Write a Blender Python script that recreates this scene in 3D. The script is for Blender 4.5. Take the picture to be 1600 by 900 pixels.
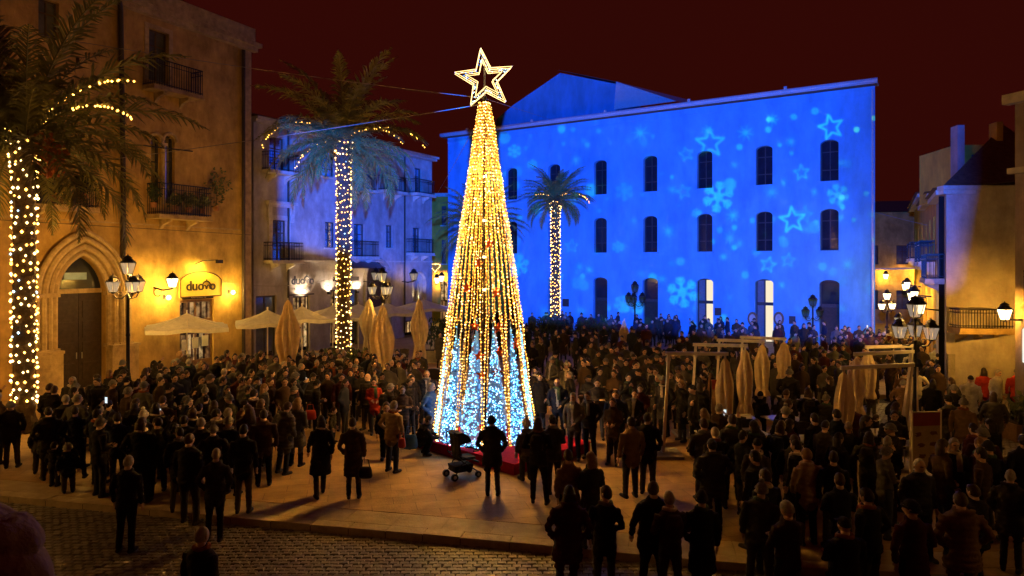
import bpy, bmesh, math, random
import numpy as np
from mathutils import Vector, Matrix
R = math.radians
random.seed(7)
for o in list(bpy.data.objects): bpy.data.objects.remove(o)
SC = bpy.context.scene
COL = SC.collection

# ------------------------------------------------------------------ camera
F, CX, HZ, CAMZ = 1100.0, 800.0, 413.0, 5.0      # focal length in photo pixels, principal column, horizon row, eye height
cd = bpy.data.cameras.new('camera'); cam = bpy.data.objects.new('camera', cd); COL.objects.link(cam)
cam.location = (0, 0, CAMZ); cam.rotation_euler = (R(90), 0, 0)
cd.sensor_width = 36; cd.lens = 36*F/1600; cd.shift_y = -(450-HZ)/1600
cd.clip_end = 600; cd.clip_start = 0.1
SC.camera = cam

# ------------------------------------------------------------------ night sky
wd = bpy.data.worlds.new('World'); SC.world = wd; wd.use_nodes = True
bg = wd.node_tree.nodes['Background']
bg.inputs[1].default_value = 0.0285
_tc = wd.node_tree.nodes.new('ShaderNodeTexCoord'); _nz = wd.node_tree.nodes.new('ShaderNodeTexNoise'); _nz.inputs['Scale'].default_value = 2.2; _nz.inputs['Detail'].default_value = 3
_rp = wd.node_tree.nodes.new('ShaderNodeValToRGB'); _rp.color_ramp.elements[0].position = .3; _rp.color_ramp.elements[1].position = .75
_rp.color_ramp.elements[0].color = (.95,.090,.055,1); _rp.color_ramp.elements[1].color = (1.06,.086,.048,1)
wd.node_tree.links.new(_tc.outputs['Generated'], _nz.inputs['Vector']); wd.node_tree.links.new(_nz.outputs['Fac'], _rp.inputs[0]); wd.node_tree.links.new(_rp.outputs['Color'], bg.inputs[0])
SC.view_settings.view_transform = 'Standard'; SC.view_settings.look = 'None'
SC.view_settings.exposure = 0; SC.view_settings.gamma = 1
SC.render.engine = 'CYCLES'
SC.cycles.use_denoising = True
SC.cycles.max_bounces = 5; SC.cycles.diffuse_bounces = 2; SC.cycles.glossy_bounces = 2
SC.cycles.transmission_bounces = 3; SC.cycles.transparent_max_bounces = 8
SC.cycles.sample_clamp_indirect = 3.0
SC.cycles.caustics_reflective = False; SC.cycles.caustics_refractive = False

# ------------------------------------------------------------------ helpers
def pix(px, py, Y):
    "point seen at photo pixel (px,py) at depth Y"
    return Vector(((px-CX)/F*Y, Y, CAMZ+(HZ-py)/F*Y))
def gnd(px, py, z=0.0):
    Y = F*(CAMZ-z)/(py-HZ)
    return Vector(((px-CX)/F*Y, Y, z))

class MB:
    def __init__(s): s.v = []; s.f = []; s.m = []; s.cur = 0
    def add(s, vs, fs, mi=None):
        b = len(s.v); s.v.extend([tuple(p) for p in vs])
        s.f.extend([tuple(b+i for i in f) for f in fs]); s.m.extend([s.cur if mi is None else mi]*len(fs)); return s
    def box(s, c, d, rz=0, mi=None, M=None, taper=1.0):
        hx, hy, hz = d[0]/2, d[1]/2, d[2]/2
        vs = []
        for z in (-hz, hz):
            k = 1 if z < 0 else taper
            for x, y in ((-hx,-hy),(hx,-hy),(hx,hy),(-hx,hy)): vs.append(Vector((x*k, y*k, z)))
        if M is not None: vs = [M @ p for p in vs]
        if rz:
            r = Matrix.Rotation(rz, 3, 'Z'); vs = [r @ p for p in vs]
        c = Vector(c); vs = [p+c for p in vs]
        return s.add(vs, [(3,2,1,0),(4,5,6,7),(0,1,5,4),(1,2,6,5),(2,3,7,6),(3,0,4,7)], mi)
    def b2(s, x0, x1, y0, y1, z0, z1, mi=None):
        return s.box(((x0+x1)/2,(y0+y1)/2,(z0+z1)/2), (abs(x1-x0),abs(y1-y0),abs(z1-z0)), mi=mi)
    def quad(s, a, b, c, d, mi=None): return s.add([a,b,c,d], [(0,1,2,3)], mi)
    def tube(s, pts, rad, n=8, caps=True, mi=None, flat=None):
        pts = [Vector(p) for p in pts]
        if not isinstance(rad, (list, tuple)): rad = [rad]*len(pts)
        vs = []; fs = []; up = None
        for i, p in enumerate(pts):
            t = (pts[min(i+1,len(pts)-1)]-pts[max(i-1,0)])
            if t.length < 1e-9: t = Vector((0,0,1))
            t.normalize()
            if up is None:
                up = Vector((0,0,1)) if abs(t.z) < .9 else Vector((1,0,0))
            a = (up - t*up.dot(t))
            if a.length < 1e-6: a = t.orthogonal()
            a.normalize(); b = t.cross(a); up = a
            for k in range(n):
                an = 2*math.pi*k/n
                vs.append(p+(a*math.cos(an)*(flat or 1)+b*math.sin(an))*rad[i])
        for i in range(len(pts)-1):
            for k in range(n):
                k2 = (k+1) % n
                fs.append((i*n+k, i*n+k2, (i+1)*n+k2, (i+1)*n+k))
        if caps:
            fs.append(tuple(range(n-1,-1,-1))); fs.append(tuple((len(pts)-1)*n+k for k in range(n)))
        return s.add(vs, fs, mi)
    def loft(s, rings, n=16, caps=True, mi=None, shape=None):
        "rings: (cx,cy,cz,rx,ry) horizontal ellipses"
        vs = []; fs = []
        for i, (x,y,z,rx,ry) in enumerate(rings):
            for k in range(n):
                an = 2*math.pi*k/n
                q = shape(an, i) if shape else 1
                vs.append((x+rx*q*math.cos(an), y+ry*q*math.sin(an), z))
        for i in range(len(rings)-1):
            for k in range(n):
                k2 = (k+1) % n
                fs.append((i*n+k, i*n+k2, (i+1)*n+k2, (i+1)*n+k))
        if caps:
            fs.append(tuple(range(n-1,-1,-1))); fs.append(tuple((len(rings)-1)*n+k for k in range(n)))
        return s.add(vs, fs, mi)
    def octa(s, c, r, mi=None):
        x,y,z = c
        return s.add([(x+r,y,z),(x,y+r,z),(x-r,y,z),(x,y-r,z),(x,y,z+r),(x,y,z-r)],
                     [(0,1,4),(1,2,4),(2,3,4),(3,0,4),(1,0,5),(2,1,5),(3,2,5),(0,3,5)], mi)
    def ball(s, c, r, nu=10, nv=6, sc=(1,1,1), mi=None):
        rings = []
        for j in range(nv+1):
            th = -math.pi/2+math.pi*j/nv; cr = max(math.cos(th), .02)
            rings.append((c[0], c[1], c[2]+r*sc[2]*math.sin(th), r*sc[0]*cr, r*sc[1]*cr))
        return s.loft(rings, nu, True, mi)
    def prism(s, poly, y0, y1, mi=None):
        "poly in xz, extruded along y (y0 = front)"
        n = len(poly)
        vs = [(x,y0,z) for x,z in poly]+[(x,y1,z) for x,z in poly]
        fs = [tuple(range(n)), tuple(range(2*n-1,n-1,-1))]+[(i,n+i,n+(i+1)%n,(i+1)%n) for i in range(n)]
        return s.add(vs, fs, mi)
    def slab(s, poly, z0, z1, mi=None):
        n = len(poly)
        vs = [(x,y,z0) for x,y in poly]+[(x,y,z1) for x,y in poly]
        fs = [tuple(range(n-1,-1,-1)), tuple(range(n,2*n))]+[(i,(i+1)%n,n+(i+1)%n,n+i) for i in range(n)]
        return s.add(vs, fs, mi)
    def mesh(s, name, mats, smooth=False):
        me = bpy.data.meshes.new(name); me.from_pydata(s.v, [], s.f)
        if not isinstance(mats, (list, tuple)): mats = [mats]
        for m in mats: me.materials.append(m)
        if len(mats) > 1: me.polygons.foreach_set('material_index', s.m)
        if smooth: me.polygons.foreach_set('use_smooth', [True]*len(s.f))
        me.update(); return me
    def build(s, name, mats, parent=None, smooth=False, loc=None, rz=None):
        return link(name, s.mesh(name, mats, smooth), parent, loc, rz)

def link(name, data, parent=None, loc=None, rz=None):
    o = bpy.data.objects.new(name, data); COL.objects.link(o)
    if parent: o.parent = parent
    if loc is not None: o.location = loc
    if rz is not None: o.rotation_euler = (0,0,rz)
    return o
def empty(name, loc=(0,0,0), rz=0):
    o = bpy.data.objects.new(name, None); COL.objects.link(o); o.location = loc; o.rotation_euler = (0,0,rz); o.empty_display_size = .2
    return o
def tag(o, label=None, cat=None, group=None, kind=None):
    if label: o['label'] = label
    if cat: o['category'] = cat
    if group: o['group'] = group
    if kind: o['kind'] = kind
    return o
def kids(o): return [c for c in bpy.data.objects if c.parent == o]
def copy_tree(o, parent=None, cache={}):
    c = o.copy(); COL.objects.link(c); c.parent = parent
    for ch in o.children: copy_tree(ch, c)
    return c
def lamp(parent, loc, power, color=(1,.58,.2), radius=.07, name='bulb_light'):
    l = bpy.data.lights.new(name, 'POINT'); l.energy = power; l.color = color; l.shadow_soft_size = radius
    o = bpy.data.objects.new(name, l); COL.objects.link(o); o.location = loc
    if parent: o.parent = parent
    return o
def spot(parent, loc, to, power, color, size=80, blend=.6, radius=.05, name='spot_light'):
    l = bpy.data.lights.new(name, 'SPOT'); l.energy = power; l.color = color; l.spot_size = R(size); l.spot_blend = blend; l.shadow_soft_size = radius
    o = bpy.data.objects.new(name, l); COL.objects.link(o); o.location = loc
    d = Vector(to)-Vector(loc); o.rotation_euler = d.to_track_quat('-Z','Y').to_euler()
    if parent: o.parent = parent
    return o

# ------------------------------------------------------------------ materials
def mat(name, col, rough=.8, var=.25, scale=3.0, bump=.0, bscale=20.0, metal=0.0, spec=.3, col2=None, stain=0.0, objcol=False, rnd=None):
    m = bpy.data.materials.new(name); m.use_nodes = True
    nt = m.node_tree; N = nt.nodes; L = nt.links; b = N['Principled BSDF']
    b.inputs['Roughness'].default_value = rough; b.inputs['Metallic'].default_value = metal
    b.inputs['Specular IOR Level'].default_value = spec
    tc = N.new('ShaderNodeTexCoord')
    nz = N.new('ShaderNodeTexNoise'); nz.inputs['Scale'].default_value = scale; nz.inputs['Detail'].default_value = 6; nz.inputs['Roughness'].default_value = .62
    L.new(tc.outputs['Object'], nz.inputs['Vector'])
    rp = N.new('ShaderNodeValToRGB'); L.new(nz.outputs['Fac'], rp.inputs['Fac'])
    c2 = col2 or tuple(c*(1-var) for c in col); c1 = col if col2 else tuple(min(1,c*(1+var*.6)) for c in col)
    rp.color_ramp.elements[0].position = .32; rp.color_ramp.elements[1].position = .68
    rp.color_ramp.elements[0].color = (*c2,1); rp.color_ramp.elements[1].color = (*c1,1)
    out = rp.outputs['Color']
    if stain:
        n2 = N.new('ShaderNodeTexNoise'); n2.inputs['Scale'].default_value = .55; n2.inputs['Detail'].default_value = 8; n2.inputs['Roughness'].default_value = .7
        mp = N.new('ShaderNodeMapping'); mp.inputs['Scale'].default_value = (1.4,1.4,.5); L.new(tc.outputs['Object'], mp.inputs['Vector']); L.new(mp.outputs[0], n2.inputs['Vector'])
        r2 = N.new('ShaderNodeValToRGB'); r2.color_ramp.elements[0].position = .38; r2.color_ramp.elements[1].position = .6
        k = 1-stain; r2.color_ramp.elements[0].color = (k,k*.95,k*.9,1); r2.color_ramp.elements[1].color = (1,1,1,1); L.new(n2.outputs['Fac'], r2.inputs['Fac'])
        mx = N.new('ShaderNodeMix'); mx.data_type = 'RGBA'; mx.blend_type = 'MULTIPLY'; mx.inputs[0].default_value = 1
        L.new(out, mx.inputs[6]); L.new(r2.outputs['Color'], mx.inputs[7]); out = mx.outputs[2]
    if objcol or rnd:
        oi = N.new('ShaderNodeObjectInfo')
        mx = N.new('ShaderNodeMix'); mx.data_type = 'RGBA'; mx.blend_type = 'MULTIPLY'; mx.inputs[0].default_value = 1
        if objcol: L.new(oi.outputs['Color'], mx.inputs[7])
        else:
            r3 = N.new('ShaderNodeValToRGB'); r3.color_ramp.interpolation = 'CONSTANT'
            els = r3.color_ramp.elements
            while len(els) < len(rnd): els.new(.5)
            for i, c in enumerate(rnd): els[i].position = i/len(rnd); els[i].color = (*c,1)
            L.new(oi.outputs['Random'], r3.inputs['Fac']); L.new(r3.outputs['Color'], mx.inputs[7])
        L.new(out, mx.inputs[6]); out = mx.outputs[2]
    L.new(out, b.inputs['Base Color'])
    if bump:
        n3 = N.new('ShaderNodeTexNoise'); n3.inputs['Scale'].default_value = bscale; n3.inputs['Detail'].default_value = 5; L.new(tc.outputs['Object'], n3.inputs['Vector'])
        bp = N.new('ShaderNodeBump'); bp.inputs['Strength'].default_value = bump; bp.inputs['Distance'].default_value = .03
        L.new(n3.outputs['Fac'], bp.inputs['Height']); L.new(bp.outputs['Normal'], b.inputs['Normal'])
    return m
def emit(name, col, s, var=0.0):
    m = bpy.data.materials.new(name); m.use_nodes = True; nt = m.node_tree
    nt.nodes.remove(nt.nodes['Principled BSDF'])
    e = nt.nodes.new('ShaderNodeEmission'); e.inputs[0].default_value = (*col,1); e.inputs[1].default_value = s
    nt.links.new(e.outputs[0], nt.nodes['Material Output'].inputs[0])
    if var:
        g = nt.nodes.new('ShaderNodeNewGeometry'); mr = nt.nodes.new('ShaderNodeMapRange')
        mr.inputs[3].default_value = s*(1-var); mr.inputs[4].default_value = s*(1+var)
        nt.links.new(g.outputs['Random Per Island'], mr.inputs[0]); nt.links.new(mr.outputs[0], e.inputs[1])
    return m
def lantern_glass(name, col, s, clear=.5):
    m = bpy.data.materials.new(name); m.use_nodes = True; nt = m.node_tree; N = nt.nodes; L = nt.links
    N.remove(N['Principled BSDF'])
    e = N.new('ShaderNodeEmission'); e.inputs[0].default_value = (*col,1); e.inputs[1].default_value = s
    t = N.new('ShaderNodeBsdfTransparent'); mx = N.new('ShaderNodeMixShader'); mx.inputs[0].default_value = 1-clear
    L.new(t.outputs[0], mx.inputs[1]); L.new(e.outputs[0], mx.inputs[2]); L.new(mx.outputs[0], N['Material Output'].inputs[0])
    return m
def glass(name, col=(.02,.025,.03), rough=.06, spec=.8):
    m = mat(name, (.20,.22,.24), rough, .3, 2.0, metal=.55, spec=spec, bump=.05, bscale=1.5); return m
def net(name, col, alpha):
    m = bpy.data.materials.new(name); m.use_nodes = True; nt = m.node_tree; N = nt.nodes; L = nt.links
    N.remove(N['Principled BSDF'])
    d = N.new('ShaderNodeBsdfDiffuse'); d.inputs[0].default_value = (*col,1)
    tl = N.new('ShaderNodeBsdfTranslucent'); tl.inputs[0].default_value = (*col,1)
    m1 = N.new('ShaderNodeMixShader'); m1.inputs[0].default_value = .5; L.new(d.outputs[0], m1.inputs[1]); L.new(tl.outputs[0], m1.inputs[2])
    t = N.new('ShaderNodeBsdfTransparent'); m2 = N.new('ShaderNodeMixShader'); m2.inputs[0].default_value = alpha
    L.new(t.outputs[0], m2.inputs[1]); L.new(m1.outputs[0], m2.inputs[2]); L.new(m2.outputs[0], N['Material Output'].inputs[0])
    return m
def cloth(name, col, rough=.9, var=.15):
    m = mat(name, col, rough, var, 5, bump=.6, bscale=9, spec=.15)
    nt = m.node_tree; N = nt.nodes; L = nt.links; b = N['Principled BSDF']
    tl = N.new('ShaderNodeBsdfTranslucent'); mx = N.new('ShaderNodeMixShader'); mx.inputs[0].default_value = .3
    src = b.inputs['Base Color'].links[0].from_socket; L.new(src, tl.inputs[0])
    L.new(b.outputs[0], mx.inputs[1]); L.new(tl.outputs[0], mx.inputs[2]); L.new(mx.outputs[0], N['Material Output'].inputs[0])
    return m

M = {}
M['ochre'] = mat('ochre_plaster', (.54,.34,.10), .9, .28, 1.6, .55, 9, stain=.4)
M['ochre_stone'] = mat('carved_stone', (.50,.36,.17), .85, .3, 4, .5, 14, stain=.3)
M['pink'] = mat('pale_pink_plaster', (.44,.40,.37), .9, .2, 1.8, .4, 10, stain=.35)
M['bluelit_plaster'] = mat('bluelit_plaster', (.12,.46,.77), .9, .08, .9, .35, 8, stain=.22)  # blue of the projected light is partly put into this base colour
M['yellow'] = mat('yellow_plaster', (.60,.34,.035), .9, .2, 1.5, .4, 10, stain=.35)
M['mauve'] = mat('mauve_plaster', (.34,.27,.27), .9, .2, 1.5, .4, 10, stain=.35)
M['stone'] = mat('grey_stone', (.33,.30,.26), .8, .25, 5, .5, 18)
M['sill'] = mat('pale_stone_sill', (.50,.45,.38), .8, .2, 5, .3, 18)
M['iron'] = mat('black_iron', (.018,.016,.015), .45, .3, 20, .2, 60, metal=.4, spec=.4)
M['frame_dark'] = mat('dark_window_wood', (.05,.04,.035), .6, .3, 8)
M['frame_grey'] = mat('grey_window_wood', (.16,.16,.17), .6, .2, 8)
M['shutter'] = mat('brown_shutter_wood', (.09,.055,.03), .7, .3, 8, .2, 30)
M['door'] = mat('old_door_wood', (.045,.028,.016), .65, .35, 7, .3, 25)
M['glass'] = glass('window_glass')
M['glass_dark'] = mat('dark_window_glass', (.015,.02,.03), .08, .3, 2.0, spec=.5, bump=.04, bscale=1.5)
M['glass_mirror'] = mat('reflecting_window_glass', (.50,.55,.60), .06, .25, 2.0, metal=.9, bump=.03, bscale=1.5)
M['void'] = mat('dark_interior', (.012,.01,.009), .95, .2, 2)
M['roof'] = mat('roof_tiles', (.16,.09,.055), .9, .35, 6, .5, 22)
M['soffit'] = mat('timber_soffit', (.20,.10,.045), .8, .3, 6)
M['zinc'] = mat('painted_gutter', (.55,.55,.56), .5, .1, 6, spec=.4)
M['pipe'] = mat('drain_pipe', (.05,.035,.025), .6, .2, 10)
M['paving'] = mat('plaza_paving', (.50,.33,.15), .62, .22, 2.2, .35, 26, stain=.25)
M['paving2'] = mat('plaza_band_stone', (.46,.36,.22), .6, .22, 3, .35, 26, stain=.2)
M['kerb'] = mat('kerb_stone', (.45,.36,.22), .65, .25, 4, .4, 22)
M['cobble'] = mat('basalt_cobble', (.16,.135,.11), .38, .4, 6, .4, 18, spec=.5)
M['mortar'] = mat('cobble_joints', (.06,.05,.04), .85, .3, 12, .4, 40)
M['red_carpet'] = mat('red_carpet', (.42,.012,.03), .95, .2, 12, .3, 120, spec=.1)
M['canvas'] = cloth('cream_canvas', (.84,.68,.42))
M['canvas_white'] = cloth('white_canvas', (.74,.70,.64))
M['canvas_tan'] = cloth('tan_canvas', (.82,.61,.34))
M['cream_metal'] = mat('cream_painted_metal', (.80,.72,.58), .5, .12, 8, spec=.4)
M['alu'] = mat('brushed_metal', (.45,.44,.42), .4, .1, 10, metal=.7)
M['table_top'] = mat('pale_table_top', (.50,.50,.52), .16, .15, 6, spec=.7)
M['wicker'] = mat('dark_wicker', (.035,.026,.02), .7, .3, 30, .4, 90)
M['wood'] = mat('warm_wood', (.20,.11,.05), .6, .3, 8, .2, 30)
M['palm_bark'] = mat('palm_bark', (.085,.055,.03), .95, .4, 8, .8, 25)
M['frond'] = mat('palm_frond_green', (.17,.155,.04), .6, .35, 3, spec=.3)
M['leaf'] = mat('dark_green_leaves', (.045,.065,.02), .6, .45, 6, spec=.3)
M['leaf2'] = mat('olive_leaves', (.10,.115,.03), .6, .4, 6, spec=.3)
M['soil'] = mat('planter_soil', (.04,.028,.018), .95, .3, 12, .6, 30)
M['terracotta'] = mat('terracotta', (.30,.13,.06), .85, .25, 6)
M['warm_bulb'] = emit('warm_bulb', (1,.48,.07), 4.2, .6)
M['warm_bulb2'] = emit('bright_warm_bulb', (1,.64,.22), 9.0, .5)
M['palm_bulb'] = emit('palm_string_bulb', (1,.46,.07), 10.0, .5)
M['blue_bulb'] = emit('ice_blue_bulb', (.12,.52,1), 5.2, .6)
M['white_bulb'] = emit('cool_white_bulb', (.55,.82,1), 3.6, .5)
M['neon'] = emit('warm_white_rope_light', (1,.62,.22), 4.0)
M['blue_led'] = emit('blue_led', (.05,.3,1), 2.0, .6)
M['lit_glass'] = lantern_glass('lantern_glass', (1,.76,.46), .52, .55)
M['dim_glass'] = lantern_glass('dim_lantern_glass', (1,.82,.64), .34, .55)
M['hot_glass'] = lantern_glass('hot_lantern_glass', (1,.80,.45), 6.0, .4)
M['dark_glass'] = lantern_glass('unlit_lantern_glass', (.02,.025,.03), .5, .6)
M['net'] = net('blue_net_panel', (.16,.36,.62), .9); M['net2'] = net('grey_net_panel', (.42,.42,.50), .9)
M['tinsel'] = net('gold_tinsel', (.75,.5,.16), .9)
M['wire'] = mat('steel_cable', (.26,.21,.16), .5, .1, 10, metal=.2)
M['dark_wire'] = mat('black_cable', (.03,.025,.02), .6)
M['red_felt'] = mat('red_felt', (.85,.12,.02), .8)
M['window_light'] = emit('lit_interior', (1,.86,.62), 1.0)
M['warm_interior'] = emit('lit_shop_interior', (1,.60,.22), .75)
def interior(m, s):
    nt = m.node_tree; N = nt.nodes; L = nt.links; e = next(n for n in N if n.type == 'EMISSION')
    tc = N.new('ShaderNodeTexCoord'); br = N.new('ShaderNodeTexBrick'); br.inputs['Scale'].default_value = .9; br.inputs['Brick Width'].default_value = .30; br.inputs['Row Height'].default_value = 1.6; br.inputs['Color1'].default_value = (1,.62,.25,1); br.inputs['Color2'].default_value = (.28,.11,.03,1); br.inputs['Mortar'].default_value = (.10,.04,.015,1); br.inputs['Mortar Size'].default_value = .06
    mp = N.new('ShaderNodeMapping'); mp.inputs['Rotation'].default_value = (R(90),0,0); L.new(tc.outputs['Object'], mp.inputs[0]); L.new(mp.outputs[0], br.inputs['Vector'])
    nz = N.new('ShaderNodeTexNoise'); nz.inputs['Scale'].default_value = 3.5; nz.inputs['Detail'].default_value = 5; L.new(tc.outputs['Object'], nz.inputs['Vector'])
    mx = N.new('ShaderNodeMix'); mx.data_type = 'RGBA'; mx.blend_type = 'MULTIPLY'; mx.inputs[0].default_value = .9; rp = N.new('ShaderNodeValToRGB'); rp.color_ramp.elements[0].position = .35; rp.color_ramp.elements[1].position = .62; L.new(nz.outputs['Fac'], rp.inputs[0])
    L.new(br.outputs['Color'], mx.inputs[6]); L.new(rp.outputs['Color'], mx.inputs[7]); L.new(mx.outputs[2], e.inputs[0]); e.inputs[1].default_value = s
interior(M['warm_interior'], .9)
def joints(m, w, h, dark):
    "faint slab joints: colour and a shallow groove"
    nt = m.node_tree; N = nt.nodes; L = nt.links; b = N['Principled BSDF']; src = b.inputs['Base Color'].links[0].from_socket
    tc = N.new('ShaderNodeTexCoord'); mp = N.new('ShaderNodeMapping'); mp.inputs['Rotation'].default_value = (0,0,R(-13)); L.new(tc.outputs['Object'], mp.inputs[0])
    br = N.new('ShaderNodeTexBrick'); br.inputs['Scale'].default_value = 1; br.inputs['Brick Width'].default_value = w; br.inputs['Row Height'].default_value = h; br.inputs['Mortar Size'].default_value = .008; br.inputs['Mortar Smooth'].default_value = .3
    br.inputs['Color1'].default_value = (1,1,1,1); br.inputs['Color2'].default_value = (.80,.80,.80,1); br.inputs['Mortar'].default_value = (dark,dark,dark,1); L.new(mp.outputs[0], br.inputs['Vector'])
    mx = N.new('ShaderNodeMix'); mx.data_type = 'RGBA'; mx.blend_type = 'MULTIPLY'; mx.inputs[0].default_value = 1; L.new(src, mx.inputs[6]); L.new(br.outputs['Color'], mx.inputs[7]); L.new(mx.outputs[2], b.inputs['Base Color'])
joints(M['paving'], .9, .45, .5)
# ------------------------------------------------------------------ facade frames
class Fac:
    "vertical facade: local x along the wall, local y into the building, z up"
    def __init__(s, left, right):
        s.o = Vector((left[0], left[1], 0)); d = Vector((right[0]-left[0], right[1]-left[1], 0))
        s.len = d.length; s.u = d.normalized(); s.rz = math.atan2(d.y, d.x)
        s.nin = Vector((-s.u.y, s.u.x, 0))
    def at(s, px, py, inset=0.0):
        k = (px-CX)/F; o = s.o+s.nin*inset
        t = (k*o.y-o.x)/(s.u.x-k*s.u.y)
        Y = o.y+s.u.y*t
        return t, CAMZ+(HZ-py)/F*Y
    def rect(s, x0, x1, y0, y1, inset=0.0):
        t0, _ = s.at(x0, y0, inset); t1, _ = s.at(x1, y0, inset); xm = (x0+x1)/2
        return t0, t1, s.at(xm, y1, inset)[1], s.at(xm, y0, inset)[1]      # x0,x1,z0,z1
    def world(s, t, y, z): return s.o+s.u*t+s.nin*y+Vector((0,0,z))

FB = Fac((-5.37,59.1), (21.5,41.7))            # blue building
cornerL = Vector((-13.42,36.0))
FL = Fac((cornerL.x-.447*17, cornerL.y-.894*17), (cornerL.x, cornerL.y))      # ochre palazzo
FM = Fac((-13.55,36.9), (-5.8,51.0))           # pale building in the middle

# ------------------------------------------------------------------ the projector that throws the blue snow scene
PJ = Vector((.02, .15, 6.35))
SW, SH = 1760, 800
UX0, UX1, UZ0, UZ1 = -.42, .78, -.20, .345      # slide extent as direction tangents
def slide_uv(p):
    d = p-PJ; return (d.x/d.y-UX0)/(UX1-UX0)*SW, (d.z/d.y-UZ0)/(UZ1-UZ0)*SH
def make_slide():
    yy, xx = np.mgrid[0:SH, 0:SW].astype(np.float32)
    # soft-edged window of the slide, laid out on the fronts it lands on
    def poly_mask(pts, soft):
        inside = np.zeros((SH, SW), bool); dist = np.full((SH, SW), 1e9, np.float32)
        n = len(pts)
        for i in range(n):
            x0, y0 = pts[i]; x1, y1 = pts[(i+1) % n]
            c = ((y0 > yy) != (y1 > yy)) & (xx < (x1-x0)*(yy-y0)/((y1-y0) if y1 != y0 else 1e-6)+x0)
            inside ^= c
            L2 = (x1-x0)**2+(y1-y0)**2+1e-9
            t = np.clip(((xx-x0)*(x1-x0)+(yy-y0)*(y1-y0))/L2, 0, 1)
            dist = np.minimum(dist, np.hypot(xx-x0-t*(x1-x0), yy-y0-t*(y1-y0)))
        sd = np.where(inside, dist, -dist)
        return np.clip(sd/soft+.5, 0, 1)
    def fp(f, px, py): t, z = f.at(px, py); return slide_uv(f.world(t, 0, z))
    a = [fp(FM,438,170), fp(FM,440,378), fp(FM,520,398), fp(FM,600,425), fp(FM,672,455),
         fp(FB,708,498), fp(FB,900,512), fp(FB,1367,547), fp(FB,1371,545)]
    e = [slide_uv(pix(1395,505,44)), slide_uv(pix(1420,470,40)), slide_uv(pix(1478,430,24)), slide_uv(pix(1490,340,24)), slide_uv(pix(1500,280,24)), slide_uv(pix(1506,150,40)), slide_uv(pix(1380,60,42)), slide_uv(pix(700,60,60))]
    a[0] = fp(FM,438,200)
    e += [fp(FB,694,190), fp(FM,676,250)]
    m = poly_mask(a+e, 22.0)
    soft_m = poly_mask(a+e, 95.0); txs = UX0+(xx/SW)*(UX1-UX0)
    k = np.clip((txs-.56)/.03, 0, 1); m = m*(1-k)+soft_m*k
    tree = [slide_uv(pix(px, py, 19.3)) for px, py in ((757,76),(796,104),(780,168),(788,300),(800,400),(814,500),(826,600),(838,700),(676,700),(690,600),(700,500),(712,400),(727,300),(735,170),(716,118))]
    m *= 1-poly_mask(tree, 6.0)
    # the slide is dimmer above the eaves line
    top = [fp(FB,690,213), fp(FB,1372,124), fp(FB,1372,20), fp(FB,690,20)]
    m *= 1-.40*poly_mask(top, 14.0)
    # even out distance falloff as a keystone-corrected projector does
    rgb = np.zeros((SH, SW, 3), np.float32)
    rgb[...,0] = .001; rgb[...,1] = .112; rgb[...,2] = 1.0
    star = np.zeros((SH, SW), np.float32); whit = np.zeros((SH, SW), np.float32)
    rs = np.random.RandomState(4)
    def stamp(kind, px, py, r, w=1.0, rot=None, white=0.0):
        t, z = FB.at(px, py); c = FB.world(t, 0, z); cx, cy = slide_uv(c)
        e = FB.world(t, 0, z+r/F*c.y); rr = abs(slide_uv(e)[1]-cy)
        x0, x1, y0, y1 = int(max(0,cx-rr*1.5)), int(min(SW,cx+rr*1.5+2)), int(max(0,cy-rr*1.5)), int(min(SH,cy+rr*1.5+2))
        if x1 <= x0 or y1 <= y0: return
        X = (xx[y0:y1,x0:x1]-cx)/rr; Y = (yy[y0:y1,x0:x1]-cy)/rr
        rot = rs.uniform(-.25,.25) if rot is None else rot
        th = np.arctan2(X, Y)+rot; rad = np.hypot(X, Y)
        if kind == 'star':      # outlined five-pointed star
            a5 = np.abs(((th/(2*math.pi/5)+.5) % 1)-.5)*(2*math.pi/5)
            qx = rad*np.cos(a5); qy = rad*np.sin(a5)
            ax, ay = 1.0, 0.0; bx, by = .42*math.cos(math.pi/5), .42*math.sin(math.pi/5)
            l2 = (bx-ax)**2+by*by; tt = np.clip(((qx-ax)*(bx-ax)+qy*by)/l2, 0, 1)
            d = np.hypot(qx-ax-tt*(bx-ax), qy-tt*by); v = np.clip(1.25-d/.10, 0, 1)
        elif kind == 'burst':
            a8 = np.abs(((th/(2*math.pi/8)+.5) % 1)-.5)*2
            edge = .28+.72*np.clip(1-a8*2.2, 0, 1)**1.2; v = np.clip((edge-rad)/.16, 0, 1)
        elif kind == 'flake':
            a6 = np.abs(((th/(2*math.pi/6)+.5) % 1)-.5)*(2*math.pi/6)
            qx = rad*np.cos(a6); qy = rad*np.sin(a6)
            v = np.clip((.13-qy)/.08, 0, 1)*(rad < 1)
            for k, ln in ((.45,.3),(.7,.26)):
                d = np.abs((qx-k)-qy*.9); v = np.maximum(v, np.clip((.12-d)/.08, 0, 1)*(qy < ln))
            v = np.maximum(v, np.clip((.34-rad)/.1, 0, 1))*np.clip((1.02-rad)/.1, 0, 1)
        else:
            v = np.clip((1-rad)/.35, 0, 1)
        s = star[y0:y1,x0:x1]; np.maximum(s, v*w, out=s)
        if white: s = whit[y0:y1,x0:x1]; np.maximum(s, v*white, out=s)
    for px, py, r, w in ((1298,199,20,.95),(1109,224,23,.6),(1072,241,12,.35),(1252,270,13,.6),(1238,344,21,1),(1256,336,14,.35),(1068,300,12,.4),(1200,414,13,.65),(1231,407,12,.4),(893,385,11,.3),(1362,450,12,.4)):
        stamp('star', px, py, r, w)
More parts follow.
